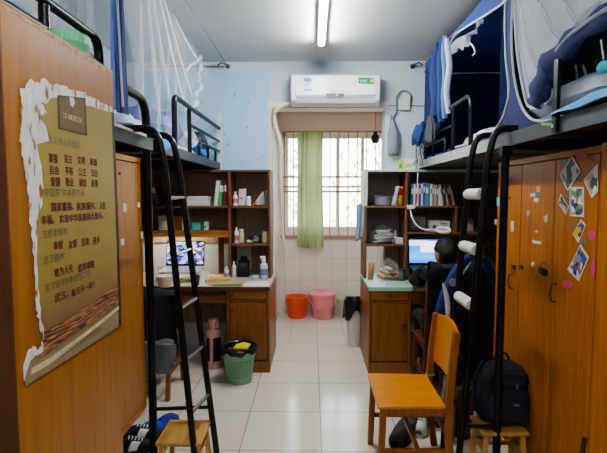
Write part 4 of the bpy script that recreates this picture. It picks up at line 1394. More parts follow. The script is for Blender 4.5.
wr = thing('wardrobe', 'tall orange-brown wardrobe covered with photo cards and stickers on the right', 'wardrobe', (WRX + .3, (yd[0] + yd[3]) / 2, 0))
obj('carcass', MB().box(WRX + .022, 1.9, yd[3], yd[0], .0, .06).box(WRX + .0, 1.9, yd[3], yd[0], WZT - .03, WZT).box(WRX + .005, 1.9, yd[0] - .018, yd[0], .06, WZT - .03)
    .box(WRX + .005, 1.9, yd[3], yd[3] + .018, .06, WZT - .03).box(1.882, 1.9, yd[3] + .018, yd[0] - .018, .06, WZT - .03), W_DOOR, wr, bevel=.002)
for i in range(3):
    d = obj('door', MB().box(WRX, WRX + .018, yd[i + 1] + .0035, yd[i] - .0035, .065, WZT - .034), W_DOOR, wr, bevel=.003)
    if i == 0:
        q = PX(513, 281, WRX)
        handle_arc(d, WRX, q.y, q.z, 1)
        q = PX(514, 266.5, WRX)
        obj('hasp', MB().box(WRX - .012, WRX - .0005, q.y - .03, q.y + .012, q.z - .012, q.z + .012), mat('70604c', .4, .7, name='old_brass'), d, bevel=.002)
    if i == 1:
        q = PX(555.5, 293, WRX)
        q = PX(522, 267, WRX)
        obj('hasp', MB().box(WRX - .01, WRX - .0005, q.y - .015, q.y + .02, q.z - .012, q.z + .012), mat('70604c', .4, .7, name='old_brass'), d, bevel=.002)
    if i == 2:
        q = PX(556, 293, WRX)
        handle_arc(d, WRX, q.y, q.z, 1)
q = PX(549, 271, WRX)
pl_ = thing('padlock', 'dark padlock hanging from the hasp on the photo-covered wardrobe', 'padlock', (WRX - .03, q.y, q.z - .03))
obj('lock_body', MB().obox((WRX - .03, q.y, q.z - .002), (.022, .06, .032), (.12, 0, 0)), mat('26272a', .35, .6, name='lock_dark'), pl_, bevel=.004)
obj('shackle', MB().tube([(WRX - .03, q.y + .02, q.z + .016), (WRX - .03, q.y + .022, q.z + .035), (WRX - .028, q.y + .035, q.z + .04), (WRX - .001, q.y + .038, q.z + .035)], .004, 6), STEEL, pl_)

# next wardrobe, nearer, standing a little proud
wn = thing('wardrobe', 'nearer brown wardrobe at the right edge, standing proud of the photo-covered one', 'wardrobe', (WRX + .3, 1.5, 0))
xq = WRX - .035
ye = PX(596.5, 250, xq).y
obj('carcass', MB().box(xq + .02, 1.9, .75, ye, 0, .06).box(xq, 1.9, .75, ye, WZT - .03, WZT).box(xq + .003, 1.9, ye - .02, ye, .06, WZT - .03).box(xq + .003, 1.9, .75, .77, .06, WZT - .03).box(1.88, 1.9, .77, ye - .02, .06, WZT - .03), W_DOOR, wn, bevel=.002)
for i in range(3):
    y1_ = ye - .022 - i * .36
    d = obj('door', MB().box(xq, xq + .018, y1_ - .355, y1_, .065, WZT - .034), W_DOOR, wn, bevel=.003)
    handle_arc(d, xq, y1_ - .31, 1.1, 1)

# left locker with stickers under the near bunk
WLX = -.965
WLB = .315
wl = thing('wardrobe', 'orange-brown locker with peeling stickers behind the left corner post', 'wardrobe', (WLX - .25, 2.0, 0))
yl = [2.565, 2.20, 1.835, 1.47]
obj('carcass', MB().box(-1.75, WLX, yl[3], yl[0], WLB, WLB + .03).box(-1.75, WLX, yl[3], yl[0], WZT - .03, WZT).box(-1.75, WLX - .005, yl[0] - .018, yl[0], WLB + .03, WZT - .03).box(-1.75, WLX - .005, yl[3], yl[3] + .018, WLB + .03, WZT - .03).box(-1.75, -1.732, yl[3] + .018, yl[0] - .018, WLB + .03, WZT - .03), W_DOOR, wl, bevel=.002)
for x in (-1.72, WLX - .20):
    for y in (yl[3] + .03, yl[0] - .03):
        obj('leg', MB().box(x - .02, x + .02, y - .02, y + .02, 0, WLB), W_EDGE, wl)
for i in range(3):
    d = obj('door', MB().box(WLX - .018, WLX, yl[i + 1] + .0035, yl[i] - .0035, WLB + .034, WZT - .034), W_DOOR_L, wl, bevel=.003)
    if i == 0:
        q = PX(123, 248, WLX)
        obj('lock_plate', MB().box(WLX + .0005, WLX + .008, 2.215, 2.245, q.z - .02, q.z + .02), STEEL, d, bevel=.002)

# foreground cabinet with the poster
CXF = -.62
cy0, cy1 = PX(4, 100, CXF).y, PX(117.5, 230, CXF).y
cz = PX(60, 37, CXF).z
cb = thing('cabinet', 'tall orange-brown cabinet in the foreground carrying the torn olive poster', 'cabinet', (CXF - .12, (cy0 + cy1) / 2, 0))
CX0 = -.885
obj('carcass', MB().box(CX0, CXF - .019, cy0, cy1, 0, .05).box(CX0, CXF - .001, cy0, cy1, cz - .02, cz).box(CX0, CXF - .019, cy1 - .016, cy1, .05, cz - .02).box(CX0, CX0 + .012, cy0 + .016, cy1 - .016, .05, cz - .02), W_DOOR_L, cb, bevel=.002)
obj('end_panel', MB().box(CX0, CXF - .001, cy0 - .0, cy0 + .016, .05, cz - .02), W_EDGE, cb, bevel=.002)  # darker wood here stands in for the shade on the near end
fpn = obj('front_panel', MB().box(CXF - .018, CXF, cy0 + .002, cy1 - .001, .005, cz - .004), W_DOOR_L, cb, bevel=.002)
# scuffed pale edge along the top of the front panel
sc = MB()
rnd = random.Random(4)
top = []
n = 60
for i in range(n + 1):
    top.append((CXF + .0008, cy0 + .006 + (cy1 - cy0 - .012) * i / n, cz - .006))
low = [(CXF + .0008, p[1], cz - .009 - abs(rnd.gauss(0, .0035)) - (.018 if rnd.random() < .08 else 0)) for p in top]
for i in range(n):
    sc.face([sc.bm.verts.new(p) for p in (top[i], top[i + 1], low[i + 1], low[i])])
obj('chipped_edge', sc, mat('d3b184', .8, 0, .15, 30, name='raw_board'), fpn)

# ---------------------------------------------------------------- poster
XP = CXF + .0025
po = thing('poster', 'torn olive-gold poster with dark red Chinese slogans on the foreground cabinet', 'poster', (CXF, (cy0 + cy1) / 2, PX(60, 360, CXF).z))


def pp(pts, dx=0.0, jit=0.0, seed=1, sub=1):
    rnd = random.Random(seed)
    out = []
    n = len(pts)
    for i in range(n):
        a, b = pts[i], pts[(i + 1) % n]
        out.append(PX(a[0], a[1], XP + dx))
        j = jit if (len(a) > 2 and a[2]) else 0
        if j:
            for k in range(1, sub):
                f = k / sub
                x = a[0] + (b[0] - a[0]) * f + rnd.uniform(-j, j)
                y = a[1] + (b[1] - a[1]) * f + rnd.uniform(-j, j)
                out.append(PX(x, y, XP + dx))
    return out


# white torn backing
white = [(24.5, 381, 0), (24, 368, 1), (28, 354, 1), (33, 346, 1), (38, 350, 1), (42, 346, 1), (42.5, 336, 1), (39.5, 324, 1), (36.5, 310, 1), (36, 295, 1), (34.5, 270, 1), (33, 252, 1), (32, 232, 1), (30, 210, 1), (27.5, 190, 1), (26, 172, 1), (22, 150, 1), (21, 130, 1), (21, 108, 1),
         (20.5, 88, 1), (25, 90, 1), (31, 79, 1), (36, 85, 1), (44, 78, 1), (52, 85, 1), (62, 85, 1), (71, 90, 1), (82, 92, 1), (92, 98, 1), (103, 103, 1), (112.5, 108, 0), (112.5, 118, 0), (70, 118, 0), (58, 150, 0), (52, 250, 0), (58, 330, 0), (50, 352, 0), (30, 378, 0)]
m, nt, b = base_mat('torn_white_paper')
tc = N(nt, 'ShaderNodeTexCoord')
mp = N(nt, 'ShaderNodeMapping')
mp.inputs['Scale'].default_value = (1, 60, 22)
mp.inputs['Rotation'].default_value = (.6, 0, 0)
nt.links.new(tc.outputs['Object'], mp.inputs[0])
nz = N(nt, 'ShaderNodeTexNoise', Scale=1.0, Detail=5.0)
nt.links.new(mp.outputs[0], nz.inputs['Vector'])
nt.links.new(ramp(nt, nz.outputs[0], [(.36, 'a56a3c'), (.44, 'd9d4cc'), (.6, 'e6e4df')]), b.inputs['Base Color'])
b.inputs['Roughness'].default_value = .9
obj('torn_paper', MB().prism(pp(white, 0, 1.6, 3, 4), (-.0015, 0, 0)), m, po, label='white torn paper edge', flat=True)
olive = [(47, 104, 1), (52, 98, 1), (60, 98, 1), (70, 100, 1), (80, 102, 1), (90, 106, 1), (100, 109, 1), (111.5, 112, 0), (113.5, 160, 0), (116.5, 240, 0), (119, 326.5, 0), (26, 386, 0), (25.5, 378, 1), (31, 360, 1), (38, 355, 1), (45, 350, 1), (46.5, 336, 1), (43, 318, 1), (40, 303, 1), (38.5, 280, 1), (37.5, 250, 1),
         (38.5, 215, 1), (43, 205, 1), (43.5, 185, 1), (42, 165, 1), (37.5, 144, 1), (50, 141, 1), (47, 127, 1), (39.5, 116, 1), (48, 113, 1), (41, 102, 1)]
m, nt, b = base_mat('olive_print')
tc = N(nt, 'ShaderNodeTexCoord')
sx = N(nt, 'ShaderNodeSeparateXYZ')
nt.links.new(tc.outputs['Generated'], sx.inputs[0])
gr = ramp(nt, sx.outputs[2], [(0.0, 'a08c6e'), (.06, 'a8956e'), (.12, '6e5040'), (.17, '91704f'), (.24, 'a8854f'), (.34, 'ae9446'), (.7, 'b39c45'), (1.0, 'a89140')])
nz = N(nt, 'ShaderNodeTexNoise', Scale=7.0, Detail=3.0)
nt.links.new(tc.outputs['Object'], nz.inputs['Vector'])
nt.links.new(mixc(nt, nz.outputs[0], (1, 1, 1), (.85, .85, .85)), b.inputs['Base Color'])
mx = nt.nodes.new('ShaderNodeMix')
mx.data_type = 'RGBA'
mx.blend_type = 'MULTIPLY'
mx.inputs[0].default_value = .35
nt.links.new(gr, mx.inputs[6])
nt.links.new(nz.outputs[1], mx.inputs[7])
nt.links.new(mx.outputs[2], b.inputs['Base Color'])
b.inputs['Roughness'].default_value = .42
obj('printed_sheet', MB().prism(pp(olive, .001, .8, 8, 3), (-.0008, 0, 0)), m, po, flat=True)
dxp = .0018
obj('dark_border', MB().prism(pp([(111.5, 112), (114, 112.8), (116, 160), (119, 240), (121.5, 325), (119, 326.5), (116.5, 240), (113.5, 160)], .0012), (-.001, 0, 0)), mat('3a2a1c', .5, name='poster_dark_border'), po)
# plaque at the top
plq = obj('plaque', MB().prism(pp([(57.5, 95), (85.5, 98), (87.3, 136), (58.5, 128.8)], dxp), (-.0006, 0, 0)), mat('4d3a1a', .5, name='plaque_border'), po)
obj('plaque_field', MB().prism(pp([(59.3, 97), (83.8, 100), (85, 133.4), (60.2, 127)], dxp + .0004), (-.0003, 0, 0)), mat('6f5522', .5, 0, .1, name='plaque_brown'), plq)
t = MB()
text(t, '江城武汉', PX(63, 117, XP + dxp + .0008), PX(82, 120, XP + dxp + .0008), (0, 1, 0), (0, 0, 1), .015)
obj('plaque_lettering', t, mat('d8c78c', .5, name='gold_print'), plq)
obj('tear', MB().prism(pp([(69.5, 97, 0), (73.5, 97.5, 0), (75, 103, 0), (73, 107.5, 0), (70.5, 105, 0)], dxp + .0009), (-.0002, 0, 0)), mat('dcd8cf', .8, name='tear_white'), plq)
RED, GREY = mat('74202c', .5, name='dark_red_print'), mat('6b6344', .5, name='grey_brown_print')
rows_r = [('富强', (49, 161.5), (57.5, 161)), ('民主', (64.5, 162), (72, 162)), ('文明', (77.5, 163.2), (85, 163.2)), ('和谐', (90, 165), (97, 165)),
          ('自由', (50, 173.6), (58.5, 174)), ('平等', (65, 174.4), (73, 174.4)), ('公正', (78.5, 175.2), (86, 175.2)), ('法治', (91, 176), (97.5, 176)),
          ('爱国', (50.5, 185.5), (60, 185.5)), ('敬业', (65.5, 185.5), (73.5, 185.5)), ('诚信', (79, 186), (86.5, 186)), ('友善', (91, 186.3), (98, 186.3)),
          ('国家富强、', (51.5, 211), (73.5, 211)), ('民族振兴、', (77, 210), (96, 210)), ('人民', (99, 209), (105.5, 209)),
          ('幸福。', (41.5, 224.5), (54, 224.5)), ('实现中华民族伟大复兴。', (59.5, 223), (103, 219)),
          ('奉献', (53.5, 250), (63, 249)), ('友爱', (68.5, 248.5), (77, 247.5)), ('互助', (81.5, 246), (89, 245)), ('进步', (93, 244.3), (100, 243.5)),
          ('敢为人先', (54.5, 277), (73, 273)), ('追求卓越', (78, 272), (94, 267)),
          ('武汉，', (55, 302.5), (68, 298)), ('每天不一样！', (71.5, 297), (94, 287))]
for s_, a, b_ in rows_r:
    sm_ = MB()
    text(sm_, s_, PX(a[0], a[1], XP + dxp), PX(b_[0], b_[1], XP + dxp), (0, 1, 0), (0, 0, 1), .0235 if len(s_) < 6 else None, .03)
    obj('slogan_phrase', sm_, RED, po, label='dark red Chinese lettering', flat=True)
rows_g = [('主义核心价值观', (48.5, 142.2), (80, 147)), ('“中国梦”的本质内涵', (42, 196), (84.5, 197)), ('志愿者精神：', (42.5, 238), (69, 233)), ('武汉精神：', (43.5, 264.5), (66, 259)), ('武汉城市形象宣传口号：', (45, 292), (91, 279))]
for s_, a, b_ in rows_g + [('江汉大学学生会志愿服务宣', (60, 357.5), (101, 333))]:
    gm = MB()
    text(gm, s_, PX(a[0], a[1], XP + dxp), PX(b_[0], b_[1], XP + dxp), (0, 1, 0), (0, 0, 1))
    obj('heading_line', gm, GREY, po, label='line of grey-brown Chinese lettering', flat=True)
# night skyline band near the bottom
sk = pp([(44, 330), (60, 323), (80, 310), (100, 298), (117.8, 285), (118.6, 303), (100, 316), (80, 330), (60, 345), (36, 362), (44, 350)], dxp - .0003)
m = patches('night_skyline', ['7a4a2c', '5a3a33', '8d5e34', 'c98f45', '4d3a44', '9a6d4e', '7d5b52'], 9, .45, 0, 4.1, (1, 1.2, 3))
obj('skyline_picture', MB().prism(sk, (-.0004, 0, 0)), m, po, flat=True)
st = pp([(32, 368), (50, 358), (75, 340), (100, 321), (118.8, 306), (118.9, 309), (100, 325), (75, 345), (50, 364), (31, 375)], dxp)
obj('light_streak', MB().prism(st, (-.0004, 0, 0)), mat('d8c6a0', .45, 0, .3, 40, name='streak_print'), po, flat=True)

# green bowl on the cabinet
bx_, by_ = -.725, 1.338
bo = PX(79, 33, bx_)
by_ = bo.y - .0
by_ = min(by_, cy1 - .07)
gb_ = thing('bowl', 'green ribbed plastic bowl on top of the foreground cabinet', 'bowl', (bx_, by_, cz))
n = 36
bw = MB()
prof = [(0, .001), (.048, .001), (.056, .02), (.0585, .036), (.0625, .052), (.064, .052), (.064, .079), (.058, .079), (.056, .05), (.05, .01), (0, .008)]
bw.lathe(prof, (bx_, by_, cz + .001), 72)
bw.bm.verts.ensure_lookup_table()
for v in bw.bm.verts:
    r_ = Vector((v.co.x - bx_, v.co.y - by_))
    if r_.length > .0635:
        a = math.atan2(r_.y, r_.x)
        k = 1 - .02 * (0.5 + .5 * math.cos(a * 36))
        v.co.x = bx_ + r_.x * k
        v.co.y = by_ + r_.y * k
obj('bowl_body', bw, mat('6dbd8d', .35, 0, .06, name='bowl_green'), gb_, flat=True)
# ================================================================ BED TENTS, NETS, BEDDING
TX = ER + .035                    # plane of the right tent fronts


def fold_sheet(top, bot, amp, waves, nu=60, nv=16, ph=0.0, axis=(1, 0, 0), sag=0.0):
    top = spline(top, 8)
    bot = spline(bot, 8)
    ax = Vector(axis)

    def at(pl, u):
        k = u * (len(pl) - 1)
        i = min(int(k), len(pl) - 2)
        return pl[i].lerp(pl[i + 1], k - i)

    def fn(u, v):
        p = at(top, u).lerp(at(bot, u), v)
        w = math.sin(u * waves * 2 * PI + ph) + .5 * math.sin(u * waves * 3.7 * PI + 1.3 + v * 1.5) + .3 * math.sin(v * 5 + u * 17)
        return p + ax * (amp * w * (.45 + .55 * v)) + Vector((0, 0, -sag * math.sin(PI * v)))
    return MB().sheet(fn, nu, nv)


def tz(px, py, dx=0.0):
    return PX(px, py, TX + dx)


# ---- far right tent
t = thing('bed_tent', 'dark blue fabric bed tent with an open front on the right far bunk', 'bed tent', (1.5, 3.6, SZ1))
TZ = 2.72
obj('back_curtain', fold_sheet([(1.97, 2.74, TZ), (1.97, 3.6, TZ), (1.97, 4.5, TZ)], [(1.96, 2.74, SZ1 + .0), (1.96, 3.6, SZ1), (1.96, 4.5, SZ1)], .012, 5), DKNAVY, t)
obj('end_curtain', fold_sheet([(TX + .03, 4.5, TZ - .02), (1.5, 4.52, TZ), (1.95, 4.5, TZ)], [(TX + .03, 4.5, SZ1), (1.5, 4.52, SZ1), (1.95, 4.5, SZ1)], .01, 4, axis=(0, 1, 0)), NAVY, t)
obj('head_curtain', fold_sheet([(TX + .03, 2.73, TZ), (1.5, 2.73, TZ), (1.95, 2.73, TZ)], [(TX + .03, 2.73, SZ1), (1.5, 2.73, SZ1), (1.95, 2.73, SZ1)], .008, 4, axis=(0, 1, 0)), DKNAVY, t)
obj('roof', MB().sheet(lambda u, v: (TX + .01 + u * (1.95 - TX), 2.73 + v * 1.78, TZ + .01 - .02 * math.sin(PI * u) * math.sin(PI * v)), 12, 16), BLUE, t)
obj('valance', MB().prism([tz(425.5, 63), tz(436, 52), tz(455, 31), tz(475, 8.5), tz(484, -3), tz(509, -3), tz(500, 5), tz(485, 15), tz(470, 24), tz(456, 33), tz(447, 44), tz(434, 60), tz(430, 72)], (.004, 0, 0)), BLUE, t)
obj('front_curtain', MB().prism([tz(425.5, 63), tz(430, 72), tz(434, 60), tz(440, 52), tz(443, 70), tz(443, 100), tz(440, 128), tz(428, 136), tz(424, 120)], (.003, 0, 0)), NAVY, t)
front = [(505.5, -3), (505, 30), (506, 60), (508.5, 85), (507, 103), (499, 124), (497, 127), (497, 143.5), (520, 138), (560, 128.5), (604, 118), (604, 96), (575, 111), (552, 120), (535, 120.5), (526, 113.5), (519, 99), (514, 75), (511.5, 40), (512.5, -3)]
obj('lower_flap', MB().prism([tz(*p) for p in ((496.5, 126.5), (486, 137), (467, 144), (446, 150), (440, 156), (470, 149.5), (496.5, 143.7))], (.004, 0, 0)), NAVY, t)
obj('opening_trim', MB().tube([tz(447, 48, -.004), tz(456, 33.5, -.004), tz(470, 24.5, -.004), tz(485, 15.5, -.004), tz(500, 5.5, -.004), tz(509, -3, -.004)], .0068, 6), PIPING, t)
obj('opening_trim', MB().tube(spline([tz(*p, -.004) for p in ((505.5, -3), (505, 30), (506, 60), (508.5, 85), (507, 103), (499, 124), (486, 137), (467, 144), (452, 148))], 5), .0068, 6), PIPING, t)
# gathered curtain at its far front corner: hanging folds of blue and white cloth
gc = thing('gathered_curtain', 'gathered blue and pale curtain bunched at the far corner of the blue tent', 'curtain', tz(441, 118, -.05))
for i, (px, py0, py1, m_, r_) in enumerate(((434, 52, 120, BLUE, .03), (438, 42, 116, NAVY, .034), (442, 38, 122, BLUE, .034), (445.5, 36, 118, mat('6585b0', .85, 0, .1, name='pale_blue_cloth'), .026), (448.5, 38, 113, mat('d3dbe4', .85, 0, .08, name='whitish_cloth'), .022))):
    yy_ = PX(px, py0, TX - .04).y
    a, b_ = PX(px, py0, TX - .055), PX(px - .8, py1, TX - .055)
    pts = [a.lerp(b_, k / 8) + Vector((.008 * math.sin(k * 1.3 + i), .012 * math.sin(k * .9 + i * 2), 0)) for k in range(9)]
    obj('fold', MB().tube(pts, [r_ * (.55 + .5 * math.sin(.4 + k * .28)) for k in range(9)], 10, flat=.55), m_, gc)
# small white net bundle tucked under the valance
nb = thing('net_bundle', 'bundled white net tucked under the top edge of the blue tent', 'net', tz(462, 50, -.03))


def nbf(u, v):
    px = 444 + 40 * u
    top = 54 - 36 * u - 4 * math.sin(u * 6)
    bot = [57, 54, 50, 45, 36, 22, 17][min(6, int(u * 6))] + 2 * math.sin(u * 14)
    p = tz(px, top + (bot - top) * v, -.02)
    p.x -= .022 * math.sin(PI * v) * (1 + .5 * math.sin(u * 19 + v * 3))
    return p


obj('net_cloth', MB().sheet(nbf, 40, 8), net_mat('bundle_white', 'dfe4ea', .62), nb)
obj('cord', MB().tube(spline([tz(468, 42, -.02), tz(473, 46, -.02), tz(475, 52, -.02), tz(472.5, 55.5, -.02)], 5), .006, 6), PIPING, nb)

# ---- near right tent
t2 = t
t = thing('bed_tent', 'dark blue bed tent with a rolled net doorway on the right near bunk', 'bed tent', (1.5, 1.7, SZ1))
obj('front_panel', MB().prism([tz(*p) for p in front], (.004, 0, 0)), NAVY, t)
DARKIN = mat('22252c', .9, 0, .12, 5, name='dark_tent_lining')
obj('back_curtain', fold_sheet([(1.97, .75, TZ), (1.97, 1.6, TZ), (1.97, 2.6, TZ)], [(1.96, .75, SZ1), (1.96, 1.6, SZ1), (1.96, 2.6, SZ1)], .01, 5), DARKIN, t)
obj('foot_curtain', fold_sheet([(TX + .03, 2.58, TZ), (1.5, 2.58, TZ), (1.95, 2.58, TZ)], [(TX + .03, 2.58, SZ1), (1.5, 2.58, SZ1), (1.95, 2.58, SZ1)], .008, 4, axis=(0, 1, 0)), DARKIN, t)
obj('roof', MB().sheet(lambda u, v: (TX + .01 + u * (1.95 - TX), .75 + v * 1.85, TZ + .01), 8, 12), NAVY, t)
nt_ = [(513.5, -8), (516, 40), (520, 72), (526, 101), (533, 92), (542, 72), (548, 57), (562, 46), (582, 28), (612, 7), (612, -14)]
pts_ = [tz(*p, -.006) for p in nt_]
nm = MB().prism(pts_, (.002, 0, 0))
obj('net_door', nm, net_mat('door_net', 'eef1f5', .6), t, flat=True)


def fl(i, n=7):
    pass


for i, (a, b_, c_) in enumerate((((520, -6), (528, 45), (540, 72)), ((536, -6), (552, 30), (566, 42)), ((560, -8), (574, 20), (580, 29)), ((600, 2), (580, 18), (568, 40)), ((516, 8), (520, 50), (529, 92)))):
    obj('net_fold', MB().tube(spline([tz(*a, -.012), tz(*b_, -.014), tz(*c_, -.012)], 6), .006, 6), net_mat('fold_%d' % i, 'd5dae0', .35), t)
obj('doorway_trim', MB().tube(spline([tz(*p, -.006) for p in ((512.5, -3), (511.5, 40), (514, 75), (519, 99), (526, 113.5), (535, 120.5), (552, 120), (575, 111), (604, 96))], 5), .0068, 6), PIPING, t)
obj('net_trim', MB().tube(spline([tz(*p, -.012) for p in ((513.5, -8), (516, 40), (520, 72), (526, 101), (531, 107.5), (537, 108.5), (543, 104), (547, 95))], 5), .007, 6), PIPING, t)
roll = spline([tz(*p, -.02) for p in ((612, 12), (590, 26), (572, 42), (560, 53), (550, 66), (543, 82), (538, 95), (535, 103))], 4)
n_ = len(roll)
obj('rolled_door', MB().tube(roll, [.034 + .022 * math.sin(i / n_ * 3.1) + .012 * math.sin(i * .9) + .02 * (i / n_ > .55) for i in range(n_)], 14, flat=.5), mat('2a325e', .85, 0, .2, 8, .3, name='roll_navy'), t)
obj('roll_edge', MB().tube(spline([tz(*p, -.045) for p in ((608, 8), (588, 21), (572, 33), (561, 45), (556, 51))], 5), .008, 8), net_mat('roll_net', 'dfe3ea', .7), t)

# bedding, right
mt = mat('6f7b94', .9, 0, .1, name='mattress_ticking')
for nm_, side, y0, y1, lab, mm in (('mattress', 1, RF0 + .05, RF1 - .06, 'thin blue mattress inside the far right tent', BLUE), ('mattress', 1, RN0 + .05, RN1 - .08, 'thin grey mattress inside the near right tent', mt),
                                   ('mattress', -1, LF0 + .05, LF1 - .05, 'thin pale mattress on the left far bunk', mat('c3cbd8', .9, 0, .1, name='pale_ticking')), ('mattress', -1, LN0 + .05, LN1 - .101, 'thin grey mattress on the left near bunk', mt)):
    xa, xb = (TX + .02, 1.93) if side > 0 else (XL + .06, EL - .05)
    obj(nm_, MB().box(xa, xb, y0, y1, SZ1 + (.017 if y1 == LN1 - .101 else -.005), SZ1 + .045), mm, bevel=.015, label=lab, cat='mattress')
MZ = SZ1 + .046
c = PX(480, 133, TX + .14)
m = patches('white_red_print', ['e6e0dc', 'e6e0dc', 'b8434b', 'e6e0dc', 'd8c9b0', 'e6e0dc'], 9, .8, 0, 3)
obj('pillow', MB().pillow((TX + .22, c.y, MZ + .055), (.30, .46, .11), (0, -.25, 0), seed=4), m, label='white pillow with red print near the open front of the far right tent', cat='pillow')
pl = MB().pillow((TX + .20, 2.13, MZ + .075), (.34, .60, .16), (0, -.12, .05), seed=2, wr=.06)
obj('pillow', pl, mat('c5cfd4', .9, 0, .1, 7, .2, name='pale_grey_linen'), label='pale grey pillow at the doorway of the near right tent', cat='pillow')
pl = MB().pillow((TX + .32, 1.55, MZ + .13), (.46, .5, .22), (0, -.1, 0), seed=8, wr=.08)
obj('quilt', pl, mat('a8afb5', .9, 0, .14, 7, .2, name='grey_quilt'), label='rumpled grey quilt at the right edge of the near tent', cat='quilt')


def towel(u, v):
    a = PX(563.5, 124.5, ER - .02)
    y = 1.95 - .60 * u
    e = min(1, 4 * u) ** .6
    z0 = SZ1 + .006
    th = PI * v
    return (ER + .012 - .043 * math.cos(th) * 1.0 - .01, y + .02 * math.sin(6 * v), z0 + .001 + e * (.030 + .022 * u) * math.sin(th) ** .7 + .004 * math.sin(u * 14 + v * 4))


tw = MB().sheet(towel, 24, 12)
obj('folded_towel', tw, mat('6fb4e4', .9, 0, .1, 9, .2, name='light_blue_cloth'), label='light blue folded towel on the edge of the near right bunk', cat='towel')
q = PX(549, 127.5, ER - .014)
gs = MB().obox(q + Vector((-.003, 0, .012)), (.004, .11, .012), (.2, 0, 0))
obj('plastic_strip', gs, mat('86d05a', .4, name='bright_green'), label='thin bright green strip lying on the channel of the near right bunk', cat='strip')
# black bag with two grey straps hanging inside the near tent
hbx = TX + .34
a = PX(580, 66, hbx)
hb_ = thing('hanging_bag', 'black bag with two grey straps hanging inside the near right tent', 'bag', (hbx, a.y, a.z - .2))
obj('bag_body', MB().ball((hbx + .075, a.y, a.z - .06), (.05, .15, .14), 16, 10), mat('17181b', .8, 0, .15, name='black_fabric'), hb_)
obj('bag_loop', MB().tube([(hbx + .06, a.y, a.z + .07), (hbx + .06, a.y, TZ + .005)], .006, 6), mat('17181b', .8, 0, .15, name='black_fabric'), hb_)
for (p0, p1, p2) in (((575, 66), (577, 76), (577, 99)), ((583, 66), (586, 76), (588, 96))):
    s_ = spline([PX(*p0, hbx), PX(*p1, hbx - .005), PX(*p2, hbx)], 6)
    obj('strap', MB().tube(s_, .011, 8, flat=.4), mat('9aa0a6', .7, 0, .1, name='strap_grey'), hb_, label='grey webbing strap')
q = PX(603, 67, TX - .03)
tq = thing('cloth_hat', 'turquoise cloth hat hanging at the right edge of the near tent', 'hat', (q.x, q.y, q.z - .03))
obj('hat_cloth', MB().ball(q, (.016, .03, .022), 14, 8, noise=.05, seed=2), mat('57b9c9', .85, 0, .2, name='turquoise_cloth'), tq)
obj('hat_loop', MB().tube([q + Vector((0, 0, .028)), PX(601, 40, TX - .03)], .003, 6), PIPING, tq)

# far end of the right bunk: dark bag, hangers, blue cloth
q = PX(433, 132, ER - .03)
db = thing('hanging_bag', 'dark grey cloth bag hanging over the far end of the right bunk', 'bag', (q.x, q.y, q.z - .1))


def dbf(u, v):
    a = 2 * PI * u
    k = .35 + .65 * min(1, v * 1.8)
    return (ER - .055 + .03 * k * math.cos(a), q.y + .12 * k * math.sin(a) * (1 + .1 * math.sin(5 * a)), PX(431, 116, ER).z - .03 - .22 * v - .015 * math.sin(a * 2) * v)


obj('cloth', MB().sheet(dbf, 28, 10), mat('3d4148', .8, 0, .2, 10, name='dark_grey_cloth'), db, solid=.003)
q2 = PX(426, 122, ER - .04)
obj('blue_cloth', MB().pillow((ER - .02 + .0, 4.32, 2.115), (.11, .32, .19), (0, .2, 0), seed=6, wr=.12), BLUE, label='crumpled blue cloth hung on the far end of the right bunk', cat='cloth')
hm = mat('8e9296', .4, .5, .1, name='hanger_wire')
for i in range(7):
    y = 4.02 + i * .055
    x = ER - .05 - .004 * (i % 3)
    zt_ = 1.985
    dz = random.uniform(-.02, .02)
    mb = MB().tube(spline([(x + .03, y, zt_ - .012), (x + .035, y, zt_ + .012), (x + .012, y, zt_ + .016), (x, y, zt_ - .02), (x, y, zt_ - .05)], 4), .003, 6)
    mb.tube([(x, y, zt_ - .05), (x - .06 - dz, y + .03, zt_ - .16), (x + .02, y - .03, zt_ - .17)], .0035, 6, closed=True)
    obj('clothes_hanger', mb, hm if i % 2 else mat('2c2e31', .5, 0, .1, name='hanger_black'), label='thin clothes hanger in the tangle on the far end of the right bunk', cat='hanger', group='hangers on the far end of the right bunk')

# ---- left: mosquito net over the far bunk
nx = EL - .07
mn = thing('mosquito_net', 'white mosquito net draped over the left far bunk', 'mosquito net', (nx, 3.5, SZ1))
topl = [PX(120, -14, nx - .05), PX(160, -12, nx - .02), PX(172, 14, nx), PX(186, 36, nx), PX(200, 58, nx)]
topl = [Vector((p.x, p.y, min(p.z, ZC - .02))) for p in topl]
botl = [Vector((nx - .03, 2.76, 1.93)), Vector((nx, 2.98, 1.93)), Vector((nx, 3.25, 1.93)), Vector((nx, 3.55, 1.93)), Vector((nx - .02, 3.95, 1.98))]
obj('net_side', fold_sheet(topl, botl, .022, 6, 110, 14), NET, mn)
for i, (u0, pa, pb) in enumerate((((0), (152, -10), (173, 118)), ((0), (158, -10), (186, 110)), ((0), (164, -4), (192, 95)), ((0), (140, -10), (143, 120)), ((0), (176, 20), (200, 62)), (0, (147, -10), (160, 120)))):
    a, b_ = PX(*pa, nx + .012), PX(*pb, nx + .012)
    a.z = min(a.z, ZC - .012)
    m_ = a.lerp(b_, .5) + Vector((.0, 0, -.03))
    obj('net_fold', MB().tube(spline([a, m_, b_], 6), [.006 + .006 * math.sin(k * .26) for k in range(13)], 6, flat=.6), net_mat('pleat_%d' % i, 'f6f8f8', .5), mn)
# tied bundle and the sheer corner to the wall hook
kn = PX(200, 58, nx + .02)
kp = [PX(*p, nx + .02) for p in ((200, 56), (201, 66), (198, 76), (201, 86), (196, 95), (197, 103), (190, 110))]
kp = spline(kp, 6)
obj('tied_bundle', MB().tube(kp, [.022 + .012 * math.sin(i * 1.1) for i in range(len(kp))], 10, flat=.6), net_mat('tie_white', 'f4f7f7', .6), mn)
hk = P(226, 68, YB - .07)


